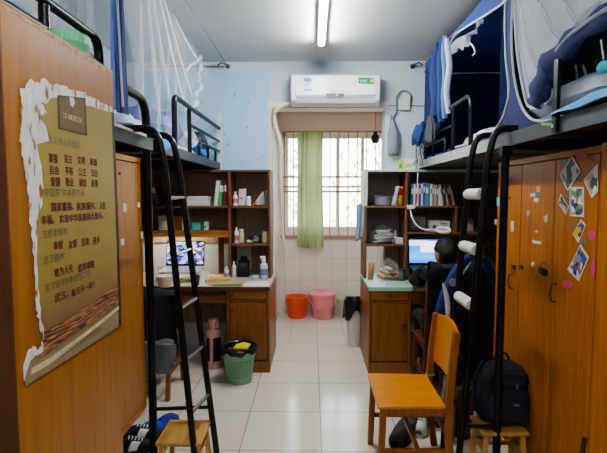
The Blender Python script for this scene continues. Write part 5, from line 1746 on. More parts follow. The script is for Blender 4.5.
def corner(u, v):
    a = kn.lerp(hk, u) + Vector((0, 0, -.10 * math.sin(PI * u)))
    b_ = PX(192, 112, nx).lerp(Vector((-1.0, 4.5, 1.95)), u)
    p = a.lerp(b_, v)
    return p + Vector((.02 * math.sin(u * 14 + v * 2) * (.3 + v), 0, 0))


obj('net_end', MB().sheet(corner, 40, 12), net_mat('net_end_white', 'f2f6f6', .20), mn)
loop = spline([PX(*p, nx + .03) for p in ((186, 72), (190, 66), (196, 62), (200, 58))], 5)
obj('tie_cord', MB().tube(loop, .008, 6), net_mat('cord_white', 'f6f8f8', .8), mn)
# net over the whole left near bunk and its blue curtain
nn = thing('bed_curtain', 'white sheer curtain with a blue edge strip on the left near bunk', 'curtain', (EL - .06, 1.6, SZ1))
cx = EL - .075
obj('sheer_cloth', fold_sheet([(cx, .8, 2.80), (cx, 1.5, 2.80), (cx, 2.14, 2.80)], [(cx, .8, 1.93), (cx, 1.5, 1.93), (cx, 2.14, 1.93)], .012, 9, 100, 8), net_mat('sheer_white', 'e6eaec', .62), nn)
cx = EL + .045
ya, yb2 = PX(112, 60, cx).y, PX(126, 60, cx).y
obj('blue_strip', fold_sheet([(cx, ya, 2.80), (cx, (ya + yb2) / 2, 2.80), (cx, yb2 - .03, 2.80)], [(cx, ya - .02, 1.93), (cx, (ya + yb2) / 2, 1.93), (cx, yb2, 1.93)], .010, 1.5, 24, 10), mat('2f3d70', .85, 0, .15, name='strip_blue'), nn)
obj('dark_edge', fold_sheet([(cx + .012, ya - .025, 2.80), (cx + .012, ya + .01, 2.80)], [(cx + .012, ya - .05, 1.93), (cx + .012, ya + .035, 1.93)], .004, 1, 12, 8), DKNAVY, nn)
obj('piping', MB().tube([(cx + .024, ya - .015, 2.79), (cx + .026, ya + .012, 2.4), (cx + .024, ya + .045, 1.95)], .006, 6), PIPING, nn)
# left bedding
obj('pillow', MB().pillow((EL - .25, 3.36, MZ + .135), (.36, .56, .25), (0, .15, 0), seed=3, wr=.1), mat('7d85ba', .9, 0, .25, 10, .3, name='lavender_cloth'), label='lavender-blue pillow under the white net on the left far bunk', cat='pillow')
obj('quilt', MB().pillow((EL - .40, 2.92, MZ + .075), (.5, .40, .14), (0, .05, .05), seed=5, wr=.14), mat('c8d4e6', .9, 0, .15, 8, .3, name='pale_blue_quilt'), label='pale blue rumpled quilt at the near end of the left far bunk', cat='quilt')
obj('quilt', MB().pillow((EL - .20, 3.93, MZ + .09), (.28, .44, .17), (0, .1, 0), seed=9, wr=.16), mat('dfe2e6', .9, 0, .12, 8, .3, name='white_quilt'), label='white rumpled sheet in front of the guard rail on the left far bunk', cat='sheet')
obj('cushion', MB().pillow((EL - .17, 4.3, MZ + .12), (.2, .28, .2), (0, .2, 0), seed=12, wr=.1), mat('4b5160', .9, 0, .2, name='slate_cloth'), label='dark slate cushion at the far end of the left far bunk', cat='cushion')


def hang(u, v):
    y = 2.70 + .26 * u
    if v < .5:
        k = v / .5
        return (EL - .10 + .118 * k, y + .01 * math.sin(v * 9), MZ + .012 + .012 * math.sin(u * 9))
    k = (v - .5) / .5
    return (EL + .019 + .012 * math.sin(u * 12) * k, y, MZ + .012 - (.11 + .04 * math.sin(u * 5 + .5)) * k + .012 * math.sin(u * 9) * (1 - k))


obj('blue_cloth', MB().sheet(hang, 24, 16), mat('5b9ee0', .85, 0, .25, 9, name='sky_blue_cloth'), solid=.004, label='sky blue cloth hanging over the edge of the left far bunk', cat='cloth')
obj('blue_cloth', MB().pillow((EL - .045, 4.05, MZ + .02), (.06, .5, .07), None, seed=14, wr=.2), mat('4a8fd8', .85, 0, .25, 9, name='sky_blue_cloth_2'), label='sky blue folded cloth behind the low rail of the left far bunk', cat='cloth')

# ================================================================ CARDS AND STICKERS
def card(name, lab, cat, pts, mm, border=True, x=WRX, s=-1, grp=None, th=.0012):
    pts = [PX(px, py, x + s * .0012) for px, py in pts]
    c = sum(pts, Vector()) / len(pts)
    o = obj(name, MB().prism(pts, (s * th, 0, 0)), mat('e2e0da', .45, 0, .04, name='card_white') if border else mm, label=lab, cat=cat, group=grp)
    if border:
        q = [c + (p - c) * .88 + Vector((s * (th + .0003), 0, 0)) for p in pts]
        obj('printed_picture', MB().prism(q, (s * .0004, 0, 0)), mm, o)
    return o


PK1 = patches('card_pic_grey', ['8d9298', 'b9bcc0', '5b5f66', '484a55', '6b6fa8', 'a49a90'], 3.2, .35, 0, 1.1)
PK2 = patches('card_pic_white', ['dfe2e4', 'e9e9e6', 'b0b6bc', '3f4654', 'c9a77a', '8893a0'], 3.2, .35, 0, 5.1)
PK3 = patches('card_pic_group', ['e9e7e4', 'e9e7e4', '3b4a86', '2d3c58', 'd89aa0', '5c9a6a', 'b08a66', 'e9e7e4'], 5, .35, 0, 7.7)
PK4 = patches('card_pic_yellow', ['d8b43a', '4a4f86', 'e3d9c0', '7a6b58', '2f3654'], 3.5, .35, 0, 9.2)
PK5 = patches('card_pic_many', ['2f3a78', '4d5a9a', 'd9d4c8', 'b0655a', '1f2440', '8b90a8'], 5.5, .35, 0, 3.3)
PK6 = patches('card_pic_brown', ['8a6a58', 'c9b8a8', '59463e', 'd8d0c6', '77666a'], 4, .35, 0, 6.6)
card('photo_card', 'grey diamond-tilted photo card high on the right wardrobe door', 'photo card', [(572, 155.5), (581, 171), (567.6, 191), (560, 175)], PK1)
card('photo_card', 'white diamond-tilted photo card beside the edge of the nearer wardrobe', 'photo card', [(598, 163.5), (598, 191), (592, 198), (583.7, 180)], PK2)
card('photo_card', 'upright white photo card with a small group of figures', 'photo card', [(570, 187), (584, 187), (584, 217), (570, 216)], PK3)
card('photo_card', 'small brown diamond photo card at the door seam', 'photo card', [(561, 194), (569, 207), (566, 215), (558, 203)], PK6)
card('photo_card', 'tilted yellow photo card below the upright white one', 'photo card', [(581, 219.5), (586, 225), (578.5, 243), (573, 234)], PK4)
card('photo_card', 'large navy diamond photo card low on the wardrobe door', 'photo card', [(580.7, 244.5), (589, 257.6), (579, 281), (567.6, 269.6)], PK5)
PINK = mat('e0507f', .5, 0, .1, name='sticker_pink')


def blob(px, py, rx, ry, n=12):
    return [(px + rx * math.cos(2 * PI * i / n), py + ry * math.sin(2 * PI * i / n)) for i in range(n)]


card('sticker', 'pink oval sticker at the top of the photo-covered door', 'sticker', blob(581.5, 156, 6.5, 4.3), mat('b5506a', .5, 0, .1, name='sticker_dull_pink'), False)
card('sticker', 'pink oval sticker right of the tilted yellow photo card', 'sticker', blob(592, 235, 4.2, 5), PINK, False)
card('sticker', 'pink blob sticker right of the navy diamond card', 'sticker', blob(593.3, 268, 2.0, 9), PINK, False)
card('sticker', 'pink speech-shaped sticker beneath the navy diamond card', 'sticker', blob(567.5, 284, 6, 4) , PINK, False)


def star(px, py, r):
    return [(px + r * (1 if i % 2 == 0 else .42) * math.sin(2 * PI * i / 10), py - r * (1 if i % 2 == 0 else .42) * math.cos(2 * PI * i / 10)) for i in range(10)]


for px, py, lab in ((577.5, 181.5, 'teal star sticker between the two upper diamond cards'), (567.5, 195.5, 'teal star sticker left of the upright white card'), (575, 223.5, 'teal star sticker above the tilted yellow card'), (584, 242, 'teal star sticker right of the tilted yellow card tip'),
                    (563.5, 162, 'teal star sticker left of the top grey diamond card'), (592, 158, 'teal star sticker near the top of the nearer wardrobe edge')):
    card('sticker', lab, 'sticker', star(px, py, 3.3), mat('4f8f8a', .5, 0, .1, name='sticker_teal'), False, grp='star stickers')
small = [([(536.5, 186), (540.5, 186.5), (540, 192), (536.5, 192)], 'd98f7a', 'small salmon scrap sticker at the top of the middle door'),
         (blob(538.5, 194.5, 2.2, 2.2), '3f9aa0', 'small teal round sticker in the middle door cluster'),
         ([(530, 194), (535, 193), (535.5, 196), (531, 197)], 'd9d2c4', 'white torn scrap left of the teal round sticker'),
         ([(534.5, 197.5), (539, 198.5), (538, 202.5), (534, 201.5)], 'd9d2c4', 'white torn scrap under the teal round sticker'),
         ([(526.5, 211), (530.5, 210), (530, 214), (527.5, 217.5)], 'c9b79a', 'faint pale scrap left on the middle door'),
         ([(543.5, 217), (547.5, 214), (548, 221), (545, 223)], 'cfc3ae', 'pale torn scrap right on the middle door'),
         (blob(536.5, 231.5, 1.5, 1.2), 'd9d2c4', 'tiny white dot of paper on the middle door'),
         ([(532.5, 240), (541, 241.5), (541, 244.5), (532.5, 243)], 'e0dcd2', 'white tape strip stuck on the middle door'),
         ([(497, 197), (500, 197.5), (500, 206), (497, 205.5)], '8fb8c4', 'pale blue rectangular sticker behind the right bunk post'),
         ([(494.8, 219.5), (496.8, 219.5), (496.8, 224.5), (494.8, 224.5)], 'cdb9a4', 'pale square sticker at the far edge of the right wardrobe'),
         ([(511, 221), (514, 221), (514, 231.5), (511, 231.5)], 'e3dcc6', 'cream figure-shaped sticker on the far right wardrobe door'),
         (blob(509.5, 198, 1, 1.5), '6a3f20', 'tiny dark mark sticker on the far right wardrobe door')]
for pts, col, lab in small:
    card('sticker', lab, 'sticker', pts, mat(col, .55, 0, .12, 30, name='scrap_' + col), False)
c = PX(533.2, 266.5, WRX)
mg = thing('magnet', 'white clown-shaped trinket with red foot hanging by the middle door lock', 'trinket', (WRX - .006, c.y, c.z - .03))
obj('white_disc', MB().lathe([(0, 0), (.013, 0), (.013, .006), (0, .008)], (WRX - .0005, c.y, c.z + .012), 14, Euler((0, -PI / 2, 0)).to_matrix()), mat('e6e2da', .4, name='trinket_white'), mg)
obj('red_foot', MB().obox((WRX - .005, c.y, c.z - .016), (.006, .022, .018)).obox((WRX - .005, c.y - .004, c.z - .032), (.006, .01, .014)), mat('c2472f', .5, name='trinket_red'), mg, bevel=.002)
# left locker stickers
for pts, col, lab in (([(122.5, 203), (126.5, 204), (126.5, 212), (122.5, 211.5)], 'bfb694', 'pale worn sticker high on the left locker door'), ([(137.5, 202), (139.5, 202.5), (139.5, 207.5), (137.5, 207)], 'e0dcd2', 'small white scrap at the far side of the left locker'),
                      ([(140.5, 232), (143, 231), (143, 238.5), (141, 239)], 'e6e1d8', 'white scrap low at the far side of the left locker'), ([(120.5, 239), (124, 239), (124, 245), (121, 245.5)], 'dcd6ca', 'white scrap above the left locker handle'), ([(118.5, 172), (120.5, 172), (120.5, 175), (118.5, 175)], '33241a', 'tiny dark mark near the top of the left locker')):
    card('sticker', lab, 'sticker', pts, mat(col, .55, 0, .12, 30, name='scrap_' + col), False, WLX, 1)
# ================================================================ CHAIRS AND STOOLS
def wood_chair(lab, loc, rotz, w=.41, dp=.37, zs=.445, hb=.83, seatm=W_CHAIR, fm=W_CHAIRD):
    """seat faces local -y, backrest at local +y"""
    t = thing('wooden_chair', lab, 'chair', loc, rotz)
    hw, hd = w / 2, dp / 2
    obj('seat', MB().prism([(-hw - .012, -hd - .02, zs - .018), (hw + .012, -hd - .02, zs - .018), (hw - .002, hd - .02, zs - .018), (-hw + .002, hd - .02, zs - .018)], (0, 0, .018)), seatm, t, bevel=.005)
    obj('seat_frame', MB().box(-hw + .02, hw - .02, -hd + .005, -hd + .023, zs - .06, zs - .019).box(-hw + .02, hw - .02, hd - .04, hd - .02, zs - .06, zs - .019).box(-hw + .004, -hw + .022, -hd + .02, hd - .02, zs - .06, zs - .019).box(hw - .022, hw - .004, -hd + .02, hd - .02, zs - .06, zs - .019), fm, t, bevel=.002)
    for s in (-1, 1):
        obj('leg', MB().bar((s * (hw - .018), -hd + .014, zs - .02), (s * (hw - .012), -hd - .0, 0), .034, .034, (0, 1, 0)), fm, t, bevel=.003)
        pts = [(s * (hw - .016), hd + .035, 0), (s * (hw - .016), hd - .0, zs * .55), (s * (hw - .016), hd + .0, zs), (s * (hw - .016), hd + .012, zs + .2), (s * (hw - .02), hd + .032, hb)]
        pm = MB()
        for a, b in zip(pts[:-1], pts[1:]):
            pm.bar(a, Vector(b) + (Vector(b) - Vector(a)).normalized() * .004, .03, .038, (0, 1, 0))
        obj('back_post', pm, fm, t, bevel=.002)
        obj('stretcher', MB().bar((s * (hw - .014), -hd + .016, .19), (s * (hw - .016), hd + .005, .19), .016, .026), fm, t, bevel=.002)
    obj('stretcher', MB().bar((-hw + .03, .02, .2), (hw - .03, .02, .2), .022, .02), fm, t, bevel=.002)
    obj('stretcher', MB().bar((-hw + .03, hd + .006, .26), (hw - .03, hd + .006, .26), .016, .024), fm, t, bevel=.002)
    z0 = zs + .10

    def back(u, v, off):
        x = (-1 + 2 * u) * (hw - .024)
        z = z0 + (hb - .0 - z0) * v + (.02 * math.sin(PI * u) if v > .99 else 0)
        y = hd + .004 + .028 * ((z - zs) / (hb - zs)) + .018 * math.sin(PI * u) + off
        return (x, y, z)
    bm = MB()
    n = 12
    for off in (0, .014):
        bm.sheet(lambda u, v: back(u, v, off), n, 8)
    obj('backrest', bm, seatm, t)
    bpo = [c for c in t.children if c.name.startswith('backrest')][0]
    md = bpo
    # close the panel into a solid board
    b2 = bmesh.new()
    b2.from_mesh(md.data)
    es = [e for e in b2.edges if len(e.link_faces) == 1]
    try:
        bmesh.ops.bridge_loops(b2, edges=es)
    except Exception:
        pass
    bmesh.ops.recalc_face_normals(b2, faces=b2.faces[:])
    for e in b2.edges:
        if len(e.link_faces) == 2 and e.calc_face_angle(0) > .65:
            e.smooth = False
    b2.to_mesh(md.data)
    b2.free()
    return t


wood_chair('orange-brown wooden chair in the right foreground facing left', (.545, 2.545, 0), -PI / 2, w=.43, dp=.36)
chf = bpy.data.objects['wooden_chair']
kx = .165
obj('tied_string', MB().tube(spline([(-.195 - .02, .16, .455), (-.195 + .0, .158, .45), (-.199 + .03, .166, .43), (-.21, .17, .36), (-.20, .163, .43), (-.235, .18, .40), (-.215, .16, .455), (-.22, .20, .455), (-.175, .205, .455), (-.175, .158, .455)], 5), .004, 6), mat('b9a56a', .8, name='straw_string'), chf, label='yellowish string tied round the back post')
wood_chair('dark brown wooden chair with clothes at the left desk', (-1.27, 3.53, 0), PI, w=.40, dp=.36, seatm=W_DESK, fm=W_DESKV)
wood_chair('dark wooden chair under the seated person', (1.03, 3.50, 0), PI, w=.40, dp=.36, zs=.45, hb=.92, seatm=W_EDGE, fm=W_EDGE)


def stool(lab, loc, w, dp, h, rz=0.0):
    t = thing('wooden_stool', lab, 'stool', loc, rz)
    obj('seat', MB().box(-w / 2, w / 2, -dp / 2, dp / 2, h - .022, h), W_STOOL, t, bevel=.006)
    for sx in (-1, 1):
        for sy in (-1, 1):
            obj('leg', MB().bar((sx * (w / 2 - .03), sy * (dp / 2 - .03), h - .022), (sx * (w / 2 - .014), sy * (dp / 2 - .014), 0), .026, .026, (0, 1, 0)), W_STOOL, t, bevel=.002)
    for sy in (-1, 1):
        obj('stretcher', MB().bar((-w / 2 + .03, sy * (dp / 2 - .022), h * .42), (w / 2 - .03, sy * (dp / 2 - .022), h * .42), .014, .02), W_STOOL, t)
    for sx in (-1, 1):
        obj('stretcher', MB().bar((sx * (w / 2 - .022), -dp / 2 + .03, h * .56), (sx * (w / 2 - .022), dp / 2 - .03, h * .56), .014, .02), W_STOOL, t)
    return t


a, b = FZ(160, 443.4, .205), FZ(209, 418.6, .205)
stool('small pale wooden stool at the foot of the left ladder', (-.728, (a.y + b.y) / 2 - .005, 0), .25, .265, .205)
RSZ = .265
a, b = FZ(483, 432.7, RSZ), FZ(530.5, 432.7, RSZ)
stool('small pale wooden stool under the navy backpack', ((a.x + b.x) / 2 - .004, a.y + .10, 0), b.x - a.x, .20, RSZ)

# ================================================================ BACKPACK
bx, by, bz = P(502, 390, 2.56).x, 2.56, RSZ + .001
bp = thing('backpack', 'navy and black backpack sitting on the right wooden stool', 'backpack', (bx, by, bz))
BH, BW, BD = .345, .136, .09
M_BP = mat('191f2a', .8, 0, .2, 12, .2, name='backpack_navy')
M_BP2 = mat('1e2739', .8, 0, .2, 12, .2, name='backpack_blue')


def bpf(wk, dk, z0, z1, yo=0.0, xo=0.0, top=.45):
    def fn(u, v):
        a = 2 * PI * u
        z = z0 + (z1 - z0) * v
        e = (1 - max(0, (v - (1 - top)) / top) ** 2.6) ** .5 if v > 1 - top else 1
        e *= (1 - max(0, (.10 - v) / .10) ** 2) ** .5 if v < .1 else 1
        e = max(e, .02)
        ca, sa = math.cos(a), math.sin(a)
        x = wk * e * math.copysign(abs(ca) ** .6, ca) * (1 + .03 * math.sin(v * 9))
        y = dk * (e ** .7) * math.copysign(abs(sa) ** .6, sa) * (1.08 - .2 * v) + .006 * math.sin(v * 11 + a * 2)
        return (bx + xo + x + .012 * (v - .5), by + yo + y, bz + z)
    return fn


obj('main_body', MB().sheet(bpf(BW, BD, .001, BH), 40, 20), M_BP, bp)
obj('front_pocket', MB().sheet(bpf(BW * .84, .045, .02, .22, -.072, .012, .5), 36, 12), M_BP2, bp)
obj('upper_pocket', MB().sheet(bpf(BW * .7, .03, .225, .325, -.066, .012, .55), 36, 10), M_BP2, bp)
obj('zipper', MB().tube(spline([(bx - .10, by - .088, bz + .225), (bx - .075, by - .105, bz + .31), (bx, by - .104, bz + .33), (bx + .08, by - .1, bz + .31), (bx + .115, by - .085, bz + .225)], 6), .004, 6), mat('0f1012', .5, 0, .1, name='zip_black'), bp)
obj('zip_pull', MB().obox((bx + .03, by - .118, bz + .24), (.008, .004, .04)), STEEL, bp)
obj('patch_logo', MB().obox((bx + .03, by - .1205, bz + .135), (.035, .003, .012)), mat('6d7786', .6, name='patch_grey'), bp)
obj('grab_handle', MB().tube(spline([(bx - .04, by + .03, bz + BH - .015), (bx - .02, by + .03, bz + BH + .025), (bx + .03, by + .03, bz + BH + .025), (bx + .05, by + .03, bz + BH - .02)], 5), .007, 8), M_BP, bp)
obj('shoulder_strap', MB().tube(spline([(bx - .09, by + .05, bz + .32), (bx - .145, by - .0, bz + .27), (bx - .165, by - .01, bz + .18), (bx - .15, by + .0, bz + .05)], 6), .014, 8, flat=.5), M_BP2, bp)

# ================================================================ PERSON
def skin_mesh(verts, edges, radii, sub=2):
    me = bpy.data.meshes.new('skin_tmp')
    me.from_pydata([tuple(v) for v in verts], edges, [])
    o = bpy.data.objects.new('skin_tmp', me)
    COL.objects.link(o)
    o.modifiers.new('skin', 'SKIN')
    if not me.skin_vertices:
        bpy.context.view_layer.objects.active = o
    sv = me.skin_vertices[0].data
    for i, r_ in enumerate(radii):
        sv[i].radius = (r_, r_) if not isinstance(r_, tuple) else r_
    sv[0].use_root = True
    s_ = o.modifiers.new('sub', 'SUBSURF')
    s_.levels = sub
    s_.render_levels = sub
    bpy.context.view_layer.update()
    dg = bpy.context.evaluated_depsgraph_get()
    m2 = bpy.data.meshes.new_from_object(o.evaluated_get(dg))
    bpy.data.objects.remove(o)
    mb = MB()
    mb.bm.from_mesh(m2)
    bpy.data.meshes.remove(m2)
    return mb


SKIN = mat('c99a7c', .5, 0, .06, name='skin_tone')
SWEAT = mat('1b1c20', .9, 0, .2, 14, .3, name='black_sweater')
TROU = mat('23262d', .9, 0, .15, 10, name='dark_trousers')
HAIR = mat('121111', .55, 0, .3, 40, .5, name='black_hair')
px0 = 1.0
hips = Vector((1.03, 3.47, .56))
V, E_, R_ = [], [], []


def chain(start, items):
    prev = start
    for p, r_ in items:
        V.append(Vector(p))
        R_.append(r_)
        if prev is not None:
            E_.append((prev, len(V) - 1))
        prev = len(V) - 1
    return prev


chain(None, [(hips, (.135, .10))])
ch = chain(0, [((1.02, 3.50, .67), (.125, .09)), ((1.03, 3.56, .83), (.14, .095)), ((1.05, 3.60, .925), (.10, .075))])
nk_ = chain(ch, [((1.062, 3.615, .97), .052), ((1.068, 3.63, 1.015), .05)])


def hand(wrist_i, w, d, side):
    """palm and five fingers beyond the wrist, palm down; d = pointing direction, side = thumb side"""
    d = Vector(d).normalized()
    s = Vector(side).normalized()
    palm = chain(wrist_i, [(w + d * .035, .022), (w + d * .075, (.022))])
    up = Vector((0, 0, 1))
    for k, (off, L) in enumerate(((.030, .068), (.011, .076), (-.009, .070), (-.028, .056))):
        b0 = w + d * .085 + s * off
        chain(palm, [(b0, .0095), (b0 + d * L * .45 + up * .007, .0088), (b0 + d * L * .8 - up * .004, .008), (b0 + d * L - up * .013, .007)])
    t0 = w + d * .03 + s * .03
    chain(palm - 1, [(t0, .011), (t0 + d * .025 + s * .022, .0095), (t0 + d * .05 + s * .028 - up * .005, .0085)])


sl, sr = Vector((.875, 3.59, .925)), Vector((1.215, 3.59, .925))
el, er = Vector((.862, 3.86, .826)), Vector((1.285, 3.80, .835))
wl_, wr_ = Vector((1.055, 3.915, .808)), Vector((1.225, 3.98, .812))
i1 = chain(ch, [(sl, .06), (sl.lerp(el, .5), .05), (el, .042), (el.lerp(wl_, .5), .038), (wl_, .027)])
hand(i1, wl_, wl_ - el, (.1, 1, 0))
i2 = chain(ch, [(sr, .06), (sr.lerp(er, .5), .05), (er, .042), (er.lerp(wr_, .5), .038), (wr_, .027)])
hand(i2, wr_, Vector((-.02, 1, 0)), (-1, 0, 0))
legs = []
for s in (-1, 1):
    hx = 1.03 + s * .09
    kx = 1.03 + s * .115
    legs.append(chain(0, [((hx, 3.53, .56), .085), ((hx + s * .01, 3.70, .55), .078), ((kx, 3.88, .53), .056), ((kx, 3.88, .33), .05), ((kx, 3.87, .12), .036), ((kx, 3.885, .06), .036), ((kx, 3.98, .04), .032), ((kx, 4.04, .035), .024)]))
body = skin_mesh(V, E_, R_, 1)
# head: shaped ball joined to the neck in the same mesh
hc = Vector((1.068, 3.655, 1.082))
HM = Euler((.30, 0, .35)).to_matrix()     # bowed towards the screen, turned a little left
n0 = len(body.bm.verts)
hb = MB()
hb.lathe([(0, -1)] + [(math.sin(PI * i / 16), -math.cos(PI * i / 16)) for i in range(1, 16)] + [(0, 1)], (0, 0, 0), 24)
for v in hb.bm.verts:
    x, y, z = v.co
    k = 1.0
    w_ = .078 * (1 - .20 * max(0, -z) * (1 if y > 0 else .55))
    dpt = .097 * (1 - .12 * max(0, -z))
    hgt = .112
    q = Vector((x * w_, y * dpt, z * hgt))
    if y > .6:
        q.y += .012 * math.exp(-((z + .12) / .14) ** 2) * math.exp(-(x / .16) ** 2) * 1.4      # nose
        q.y -= .007 * math.exp(-((z - .12) / .12) ** 2) * math.exp(-((abs(x) - .35) / .16) ** 2)  # eye sockets
        q.y += .004 * math.exp(-((z + .48) / .1) ** 2) * math.exp(-(x / .28) ** 2)              # lips
        q.y += .006 * math.exp(-((z + .78) / .15) ** 2) * math.exp(-(x / .3) ** 2)              # chin
    v.co = hc + HM @ q
for s in (-1, 1):
    hb.ball(hc + HM @ Vector((s * .079, -.002, -.008)), (.010, .020, .031), 12, 8, rot=(.3, 0, .35 + s * .25))
me_t = bpy.data.meshes.new('head_tmp')
hb.bm.to_mesh(me_t)
body.bm.from_mesh(me_t)
bpy.data.meshes.remove(me_t)
hb.bm.free()
person = obj('person', body, SKIN, label='person in a black sweater seated at the right desk, back to the room', cat='person')
# face details
for s in (-1, 1):
    obj('eye', MB().ball(hc + HM @ Vector((s * .029, .083, .012)), (.011, .007, .006), 10, 7, rot=(.3, 0, .35)), mat('ece8e4', .3, name='eye_white'), person)
    obj('eyebrow', MB().tube([hc + HM @ Vector((s * .014, .093, .03)), hc + HM @ Vector((s * .03, .091, .035)), hc + HM @ Vector((s * .046, .083, .03))], .004, 6), HAIR, person)
obj('mouth', MB().tube([hc + HM @ Vector((-.02, .090, -.055)), hc + HM @ Vector((0, .095, -.054)), hc + HM @ Vector((.02, .090, -.055))], .0045, 6), mat('a86458', .5, name='lips'), person)
# hair cap, fuller at the back
hr_ = MB()
hr_.lathe([(0, -1)] + [(math.sin(PI * i / 18), -math.cos(PI * i / 18)) for i in range(1, 18)] + [(0, 1)], (0, 0, 0), 30)
rnd = random.Random(3)
dele = []
for v in hr_.bm.verts:
    x, y, z = v.co
    lim = -.42 if y < .1 else (-.42 + (y - .1) * 1.6)
    if abs(x) > .75 and y > -.3:
        lim = max(lim, .12)
    if z < lim - .08:
        dele.append(v)
        continue
    k = 1 + rnd.uniform(-.03, .06)
    taper = min(1, (z - lim + .08) / .3)
    q = Vector((x * (.079 + .006 * taper), y * (.097 + .008 * taper), z * (.113 + .008)))
    v.co = hc + HM @ (q * k)
bmesh.ops.delete(hr_.bm, geom=dele, context='VERTS')
obj('hair', hr_, HAIR, person, solid=.012, label='short black hair')
# sweater
V, E_, R_ = [], [], []
chain(None, [((1.03, 3.475, .575), (.148, .115))])
c2 = chain(0, [((1.02, 3.50, .67), (.142, .108)), ((1.03, 3.56, .83), (.158, .112)), ((1.05, 3.60, .927), (.112, .09))])
chain(c2, [((1.062, 3.613, .968), .066)])
chain(c2, [(sl, .075), (sl.lerp(el, .5), .064), (el, .056), (el.lerp(wl_, .5), .05), (el.lerp(wl_, .93), .038)])
chain(c2, [(sr, .075), (sr.lerp(er, .5), .064), (er, .056), (er.lerp(wr_, .5), .05), (er.lerp(wr_, .93), .038)])
obj('sweater', skin_mesh(V, E_, R_, 1), SWEAT, person, label='black long-sleeved sweater')
V, E_, R_ = [], [], []
chain(None, [((1.03, 3.465, .555), (.14, .105))])
for s in (-1, 1):
    hx = 1.03 + s * .09
    kx = 1.03 + s * .115
    chain(0, [((hx, 3.53, .56), .095), ((hx + s * .01, 3.70, .55), .088), ((kx, 3.88, .53), .068), ((kx, 3.88, .33), .062), ((kx, 3.87, .14), .052)])
obj('trousers', skin_mesh(V, E_, R_, 1), TROU, person, label='dark trousers')


# ================================================================ SHOES
def shoe(name, lab, c, rz, L, col, sole, lace=None, open_=False, grp=None, cat='shoe', accent=None):
    t = thing(name, lab, cat, c, rz, grp)
    hw = L * .18

    def wid(t_):
        return hw * (.78 + .30 * math.sin(PI * (t_ * .9 + .12)) + .12 * t_) * (1 - max(0, (t_ - .86) / .14) ** 2 * .75) * (1 - max(0, (.08 - t_) / .08) ** 2 * .5)

    def hgt(t_):
        if open_:
            return .018 + .038 * max(0, math.sin(PI * min(1, max(0, (t_ - .42) / .58)))) ** .7
        return (.085 * (1 - t_) ** .8 + .034) * (1 - max(0, (t_ - .9) / .1) ** 2 * .6) + .012 * math.exp(-((t_ - .05) / .1) ** 2)
    sm = MB()
    out = []
    for i in range(17):
        out.append((wid(i / 16), (i / 16 - .5) * L, .001))
    poly = [Vector((x, y, z)) for x, y, z in out] + [Vector((-x * .92, y, z)) for x, y, z in reversed(out)]
    sm.prism(poly, (0, 0, .022))
    obj('sole', sm, mat(sole, .6, 0, .08, name='sole_' + sole), t, bevel=.003)

    def up(u, v):
        t_ = .02 + .96 * v
        a = PI * u
        w = wid(t_) * .97
        x = w * math.cos(a) * (1 if a < PI / 2 else .92)
        z = .022 + hgt(t_) * math.sin(a) ** .65
        if not open_ and t_ < .42:      # foot opening
            z = min(z, .022 + hgt(t_) * (.86 - .25 * math.exp(-((t_ - .25) / .12) ** 2)))
        return (x, (t_ - .5) * L, z)
    v0 = 0
    um = MB()
    if open_:
        um.sheet(lambda u, v: up(u, .45 + .55 * v), 16, 12)
    else:
        um.sheet(up, 18, 20)
    obj('upper', um, mat(col, .8, 0, .2, 25, .2, name='upper_' + col), t, solid=.004)
    if open_:
        return t
    obj('opening', MB().prism([(wid(.02 + .36 * k / 8) * .55, (.02 + .36 * k / 8 - .46) * L, .095 - .06 * (k / 8)) for k in range(9)] + [(-wid(.02 + .36 * k / 8) * .55, (.02 + .36 * k / 8 - .46) * L, .095 - .06 * (k / 8)) for k in reversed(range(9))], (0, 0, .006)), mat('1c1c1e', .9, name='shoe_inside'), t)
    if lace:
        lm = MB()
        for k in range(5):
            y = (.44 + .07 * k - .5) * L
            z = .026 + hgt(.44 + .07 * k) * .97 + .004
            lm.tube([(-hw * .42, y, z - .006), (0, y + .006, z + .001), (hw * .42, y, z - .006)], .0035, 6)
        obj('laces', lm, mat(lace, .7, name='lace_' + lace), t)
    if accent:
        obj('side_stripe', MB().sheet(lambda u, v: Vector(up(.05 + .28 * v, .42 + .2 * u + .1 * v)) + Vector((.004, 0, .003)), 8, 6), mat(accent, .6, name='stripe_' + accent), t, solid=.002)
    return t


q = FZ(139, 449)
shoe('sneaker', 'black and white sneaker nearest the left locker legs', (q.x - .02, q.y - .06, 0), -1.25, .26, '222226', 'e4e0d4', 'eeeae0', accent='e6e2da')
q = FZ(140, 442)
shoe('sneaker', 'black and white sneaker behind the nearer one at the left locker', (q.x + .0, q.y + .01, 0), -1.3, .26, '222226', 'e4e0d4', 'eeeae0', accent='e6e2da')
q = FZ(147, 434)
shoe('slipper', 'bright blue slipper at the end of the left locker', (q.x - .02, q.y + .0, 0), -1.2, .25, '2c48b8', '25366f', open_=True, cat='slipper')
q = FZ(160, 430)
shoe('slipper', 'blue and black slipper beside the left stool', (q.x + .0, q.y + .02, 0), -.75, .26, '2a3a8c', '1d2026', open_=True, cat='slipper')
# right, under the foreground chair
shoe('slipper', 'dark grey padded slipper under the foreground chair', (.585, 2.81, 0), 2.55, .30, '3e3b3d', '2a2729', open_=False, cat='slipper')
shoe('sneaker', 'white and green sneaker behind the dark slipper under the chair', (.715, 2.95, 0), 2.9, .28, 'd9dccf', 'eceae0', '86c43f', accent='76b536')
shoe('sneaker', 'dark sneaker with green laces next to the white and green one', (.83, 3.04, 0), 2.95, .28, '2a2d33', 'c9c9c0', '8ac64a')
shoe('shoe', 'black shoe on the tiles in front of the right desk', (.945, 3.70, 0), 2.2, .25, '1d1d20', '141416')

